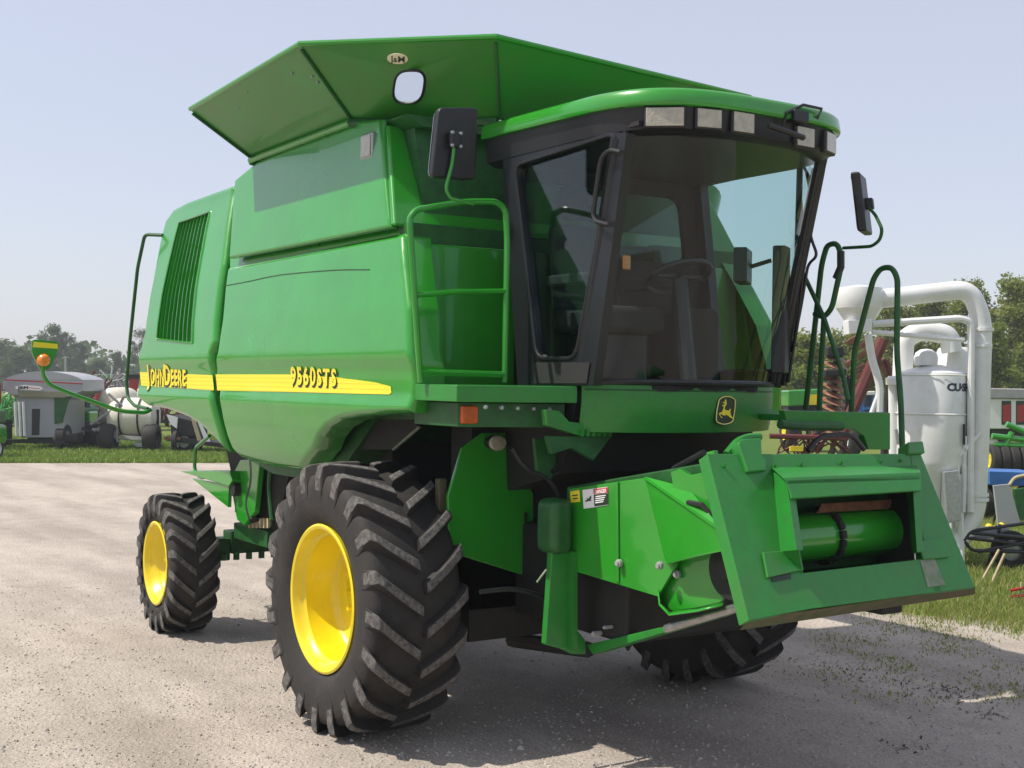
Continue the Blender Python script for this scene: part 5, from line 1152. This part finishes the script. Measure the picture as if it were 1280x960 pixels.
field = mat('field_grass', (.10, .15, .03), .95, nscale=1.3, col2=(.15, .175, .045), bump=.6, bscale=9, spec=.1)
MB().add([(-250, -250, -.006), (250, -250, -.006), (250, 250, -.006), (-250, 250, -.006)], [(0, 1, 2, 3)]).build('ground', field, None, smooth=0, recalc=False)['kind'] = 'structure'
border = [(-95, -25, 0)]+[tuple(at(px, 579, 'z', 0)) for px in (-420, -200, 0, 160, 330)]+[(-24, 10.5, 0), (-14, 8.2, 0), (-6, 5.6, 0)]+[tuple(at(*q, 'z', 0)) for q in ((1015, 742), (1090, 757), (1160, 768), (1230, 776), (1300, 787))]+[(3.2, 5.9, 0), (8, 7.5, 0), (18, 9, 0), (40, 6, 0), (40, -45, 0), (-60, -60, 0)]
def rough_edge(B, step=.25, amp=.16):
    out = []; n = len(B); r = random.Random(11)
    for i in range(n):
        a, b = Vector(B[i]), Vector(B[(i+1) % n]); near = max(a.length, b.length) < 20 and (a.y > 0 and b.y > 0)
        k = max(1, int((b-a).length/(step if near else 3.0)))
        nr = Vector((-(b-a).y, (b-a).x, 0)).normalized()
        for j in range(k):
            p = a.lerp(b, j/k)+nr*r.gauss(0, amp if near else .05); out.append((p.x, p.y, 0))
    return out
yard = rough_edge(border)
bm = bmesh.new(); yv = [bm.verts.new(p) for p in yard]; ye = [bm.edges.new((yv[i-1], yv[i])) for i in range(len(yv))]
bmesh.ops.triangle_fill(bm, use_beauty=True, use_dissolve=False, edges=ye, normal=(0, 0, 1))
for f in bm.faces:
    if f.normal.z < 0: f.normal_flip()
me = bpy.data.meshes.new('gravel_yard'); bm.to_mesh(me); bm.free()
g = finish('gravel_yard', me, gravel_mat(), None, 0, recalc=False); g['kind'] = 'structure'
# loose stones on the near gravel
def stones():
    r = random.Random(9); vs, fs = [], []
    n = 0
    while n < 11000:
        px = r.uniform(-60, 1340); py = 600+370*r.random()**1.0
        p = at(px, py, 'z', 0); D = (p-CAM).dot(FWD)
        if D > 14 or (p.y > 4.6): continue
        s = abs(r.gauss(0, .0045))+.003
        if r.random() < .02: s *= 1.5
        k = len(vs); a0 = r.uniform(0, PI)
        for a in range(5):
            q = a0+a*2*PI/5+r.uniform(-.3, .3); rr = s*r.uniform(.7, 1.3); vs.append((p.x+rr*math.cos(q), p.y+rr*math.sin(q), -.001))
        for a in range(5):
            q = a0+a*2*PI/5+r.uniform(-.3, .3); rr = s*r.uniform(.35, .8); vs.append((p.x+rr*math.cos(q), p.y+rr*math.sin(q), s*r.uniform(.5, .9)))
        for a in range(5): fs.append((k+a, k+(a+1) % 5, k+5+(a+1) % 5, k+5+a))
        fs.append((k+5, k+6, k+7, k+8, k+9)); n += 1
    me = bpy.data.meshes.new('loose_gravel'); me.from_pydata(vs, [], fs); me.materials.append(M['pebble']); o = bpy.data.objects.new('loose_gravel', me); C.objects.link(o)
    tag(o, 'loose stones scattered over the pale gravel yard', 'gravel', None, 'stuff')
stones()
def in_yard(p):
    c = False; n = len(border)
    for i in range(n):
        a, b = border[i], border[i-1]
        if (a[1] > p.y) != (b[1] > p.y) and p.x < (b[0]-a[0])*(p.y-a[1])/(b[1]-a[1])+a[0]: c = not c
    return c
def blades(name, label, n, pick, hmin, hmax, wid, m, seed):
    r = random.Random(seed); vs, fs = [], []; c = 0; tries = 0
    while c < n and tries < n*30:
        tries += 1; p = pick(r)
        if p is None: continue
        h = r.uniform(hmin, hmax); a = r.uniform(0, 2*PI); d = Vector((math.cos(a), math.sin(a), 0)); ln = Vector((r.gauss(0, .45), r.gauss(0, .45), 0))*h; w = wid*r.uniform(.6, 1.3); k = len(vs)
        vs += [p-d*w, p+d*w, p+d*w*.6+ln*.4+Vector((0, 0, h*.6)), p-d*w*.6+ln*.4+Vector((0, 0, h*.6)), p+ln+Vector((0, 0, h))]; fs += [(k, k+1, k+2, k+3), (k+3, k+2, k+4)]; c += 1
    me = bpy.data.meshes.new(name); me.from_pydata(vs, [], fs); me.materials.append(m); o = bpy.data.objects.new(name, me); C.objects.link(o); tag(o, label, 'grass', None, 'stuff')
def pick_right(r):
    p = at(r.uniform(960, 1330), r.uniform(560, 830)**1.0, 'z', -.005)
    if in_yard(p) or (p-CAM).dot(FWD) > 30: return None
    s = abs(r.gauss(0, .28)); return p+Vector((s*.4, -s, 0))
def clump(seed, n, px0, px1, py0, py1):
    r = random.Random(seed); return [at(r.uniform(px0, px1), r.uniform(py0, py1), 'z', 0) for _ in range(n)]
cl_w = clump(4, 46, 1030, 1330, 768, 880)
def pick_weed(r):
    c = r.choice(cl_w); return Vector((c.x+r.gauss(0, .13), c.y+r.gauss(0, .13), 0))
def pick_left(r):
    p = at(r.uniform(-40, 345), r.uniform(545, 582), 'z', -.005)
    return None if in_yard(p) else p
blades('lawn_grass', 'short sunlit grass growing beside the gravel on the right', 34000, pick_right, .03, .10, .005, M['grass'], 1)
blades('dry_grass', 'straw coloured grass mixed into the lawn on the right', 16000, pick_right, .04, .12, .005, M['grass_dry'], 2)
blades('weeds', 'sparse weeds sprouting through the shaded gravel on the right', 2600, pick_weed, .008, .03, .006, M['leaf_mid'], 3)
blades('grass_strip', 'bright grass strip under the machines on the left', 30000, pick_left, .05, .16, .022, M['grass'], 6)
def litter():
    r = random.Random(8); vs, fs = [], []
    cs = [(at(1185, 866, 'z', 0), .13, 90), (at(1240, 893, 'z', 0), .06, 30), (at(1060, 838, 'z', 0), .3, 90), (at(1135, 935, 'z', 0), .08, 26), (at(1120, 860, 'z', 0), .5, 60)]
    for c, s, n in cs:
        for _ in range(n):
            p = Vector((c.x+r.gauss(0, s), c.y+r.gauss(0, s), .004)); a = r.uniform(0, 2*PI); l = r.uniform(.006, .022); u = Vector((math.cos(a), math.sin(a), r.uniform(0, .5)))*l; w = Vector((-math.sin(a), math.cos(a), r.uniform(-.3, .3)))*l*.3; k = len(vs)
            vs += [p-u*.6-w, p+u-w, p+u+w+Vector((0, 0, .006)), p-u*.6+w]; fs.append((k, k+1, k+2, k+3))
    me = bpy.data.meshes.new('leaf_litter'); me.from_pydata(vs, [], fs); me.materials.append(M['debris']); o = bpy.data.objects.new('leaf_litter', me); C.objects.link(o)
    tag(o, 'dark dried plant litter on the shaded gravel', 'litter', None, 'stuff')
litter()

# the hazy air of a warm day
hz_m = bpy.data.materials.new('hazy_air'); hz_m.use_nodes = True; nt = hz_m.node_tree
for n in list(nt.nodes): nt.nodes.remove(n)
ho = nt.nodes.new('ShaderNodeOutputMaterial'); pv = nt.nodes.new('ShaderNodeVolumePrincipled'); pv.inputs['Color'].default_value = (.86, .90, .96, 1); pv.inputs['Density'].default_value = .0009; pv.inputs['Anisotropy'].default_value = .1
nt.links.new(pv.outputs[0], ho.inputs['Volume'])
hzo = MB().box((-256, -256, -1), (256, 256, 17)).build('haze', hz_m, None, smooth=0); hzo['kind'] = 'stuff'
# ================================================================== tidy hierarchy: thing > part > sub-part
bpy.context.view_layer.update()
def depth(o):
    d = 0
    while o.parent: o = o.parent; d += 1
    return d
for o in sorted(list(C.objects), key=depth):
    while depth(o) > 2: o.parent = o.parent.parent

# ================================================================== CAMERA, LIGHT, SKY
scn = bpy.context.scene
cd = bpy.data.cameras.new('camera'); cam = bpy.data.objects.new('camera', cd); C.objects.link(cam)
cd.sensor_width = 36; cd.lens = 36*FPX/1280; cd.clip_end = 3000; cd.clip_start = .05
rx_ = RGT*math.cos(ROLL)+UP*math.sin(ROLL); uy_ = -RGT*math.sin(ROLL)+UP*math.cos(ROLL); bz_ = -FWD
mw = Matrix((rx_, uy_, bz_)).transposed().to_4x4(); mw.translation = CAM; cam.matrix_world = mw; scn.camera = cam
sd = Vector((.29, .55, -.93)).normalized()   # direction the sunlight travels
sl = bpy.data.lights.new('sun', 'SUN'); sl.energy = 4.3; sl.angle = math.radians(.6); sl.color = (1.0, .94, .84)
so = bpy.data.objects.new('sun', sl); C.objects.link(so); so.rotation_euler = sd.to_track_quat('-Z', 'Y').to_euler()
w = bpy.data.worlds.new('World'); scn.world = w; w.use_nodes = True; nt = w.node_tree; bg = nt.nodes['Background']
sk = nt.nodes.new('ShaderNodeTexSky'); sk.sky_type = 'NISHITA'; sk.sun_disc = False
sk.sun_elevation = math.asin(-sd.z); sk.sun_rotation = math.atan2(-sd.x, -sd.y); sk.altitude = 0; sk.air_density = 1.0; sk.dust_density = 1.2; sk.ozone_density = 1.5
nt.links.new(sk.outputs[0], bg.inputs['Color']); bg.inputs['Strength'].default_value = .052
bh = nt.nodes.new('ShaderNodeBackground'); bh.inputs['Color'].default_value = (.36, .355, .405, 1); bh.inputs['Strength'].default_value = 1.0   # pale summer haze over the whole sky
ad_ = nt.nodes.new('ShaderNodeAddShader'); nt.links.new(bg.outputs[0], ad_.inputs[0]); nt.links.new(bh.outputs[0], ad_.inputs[1]); nt.links.new(ad_.outputs[0], nt.nodes['World Output'].inputs['Surface'])
vs_ = scn.view_settings; vs_.view_transform = 'Standard'; vs_.look = 'None'; vs_.exposure = 0.35; vs_.gamma = 1; vs_.use_curve_mapping = False
scn.cycles.max_bounces = 8; scn.cycles.volume_bounces = 0; scn.cycles.transparent_max_bounces = 12
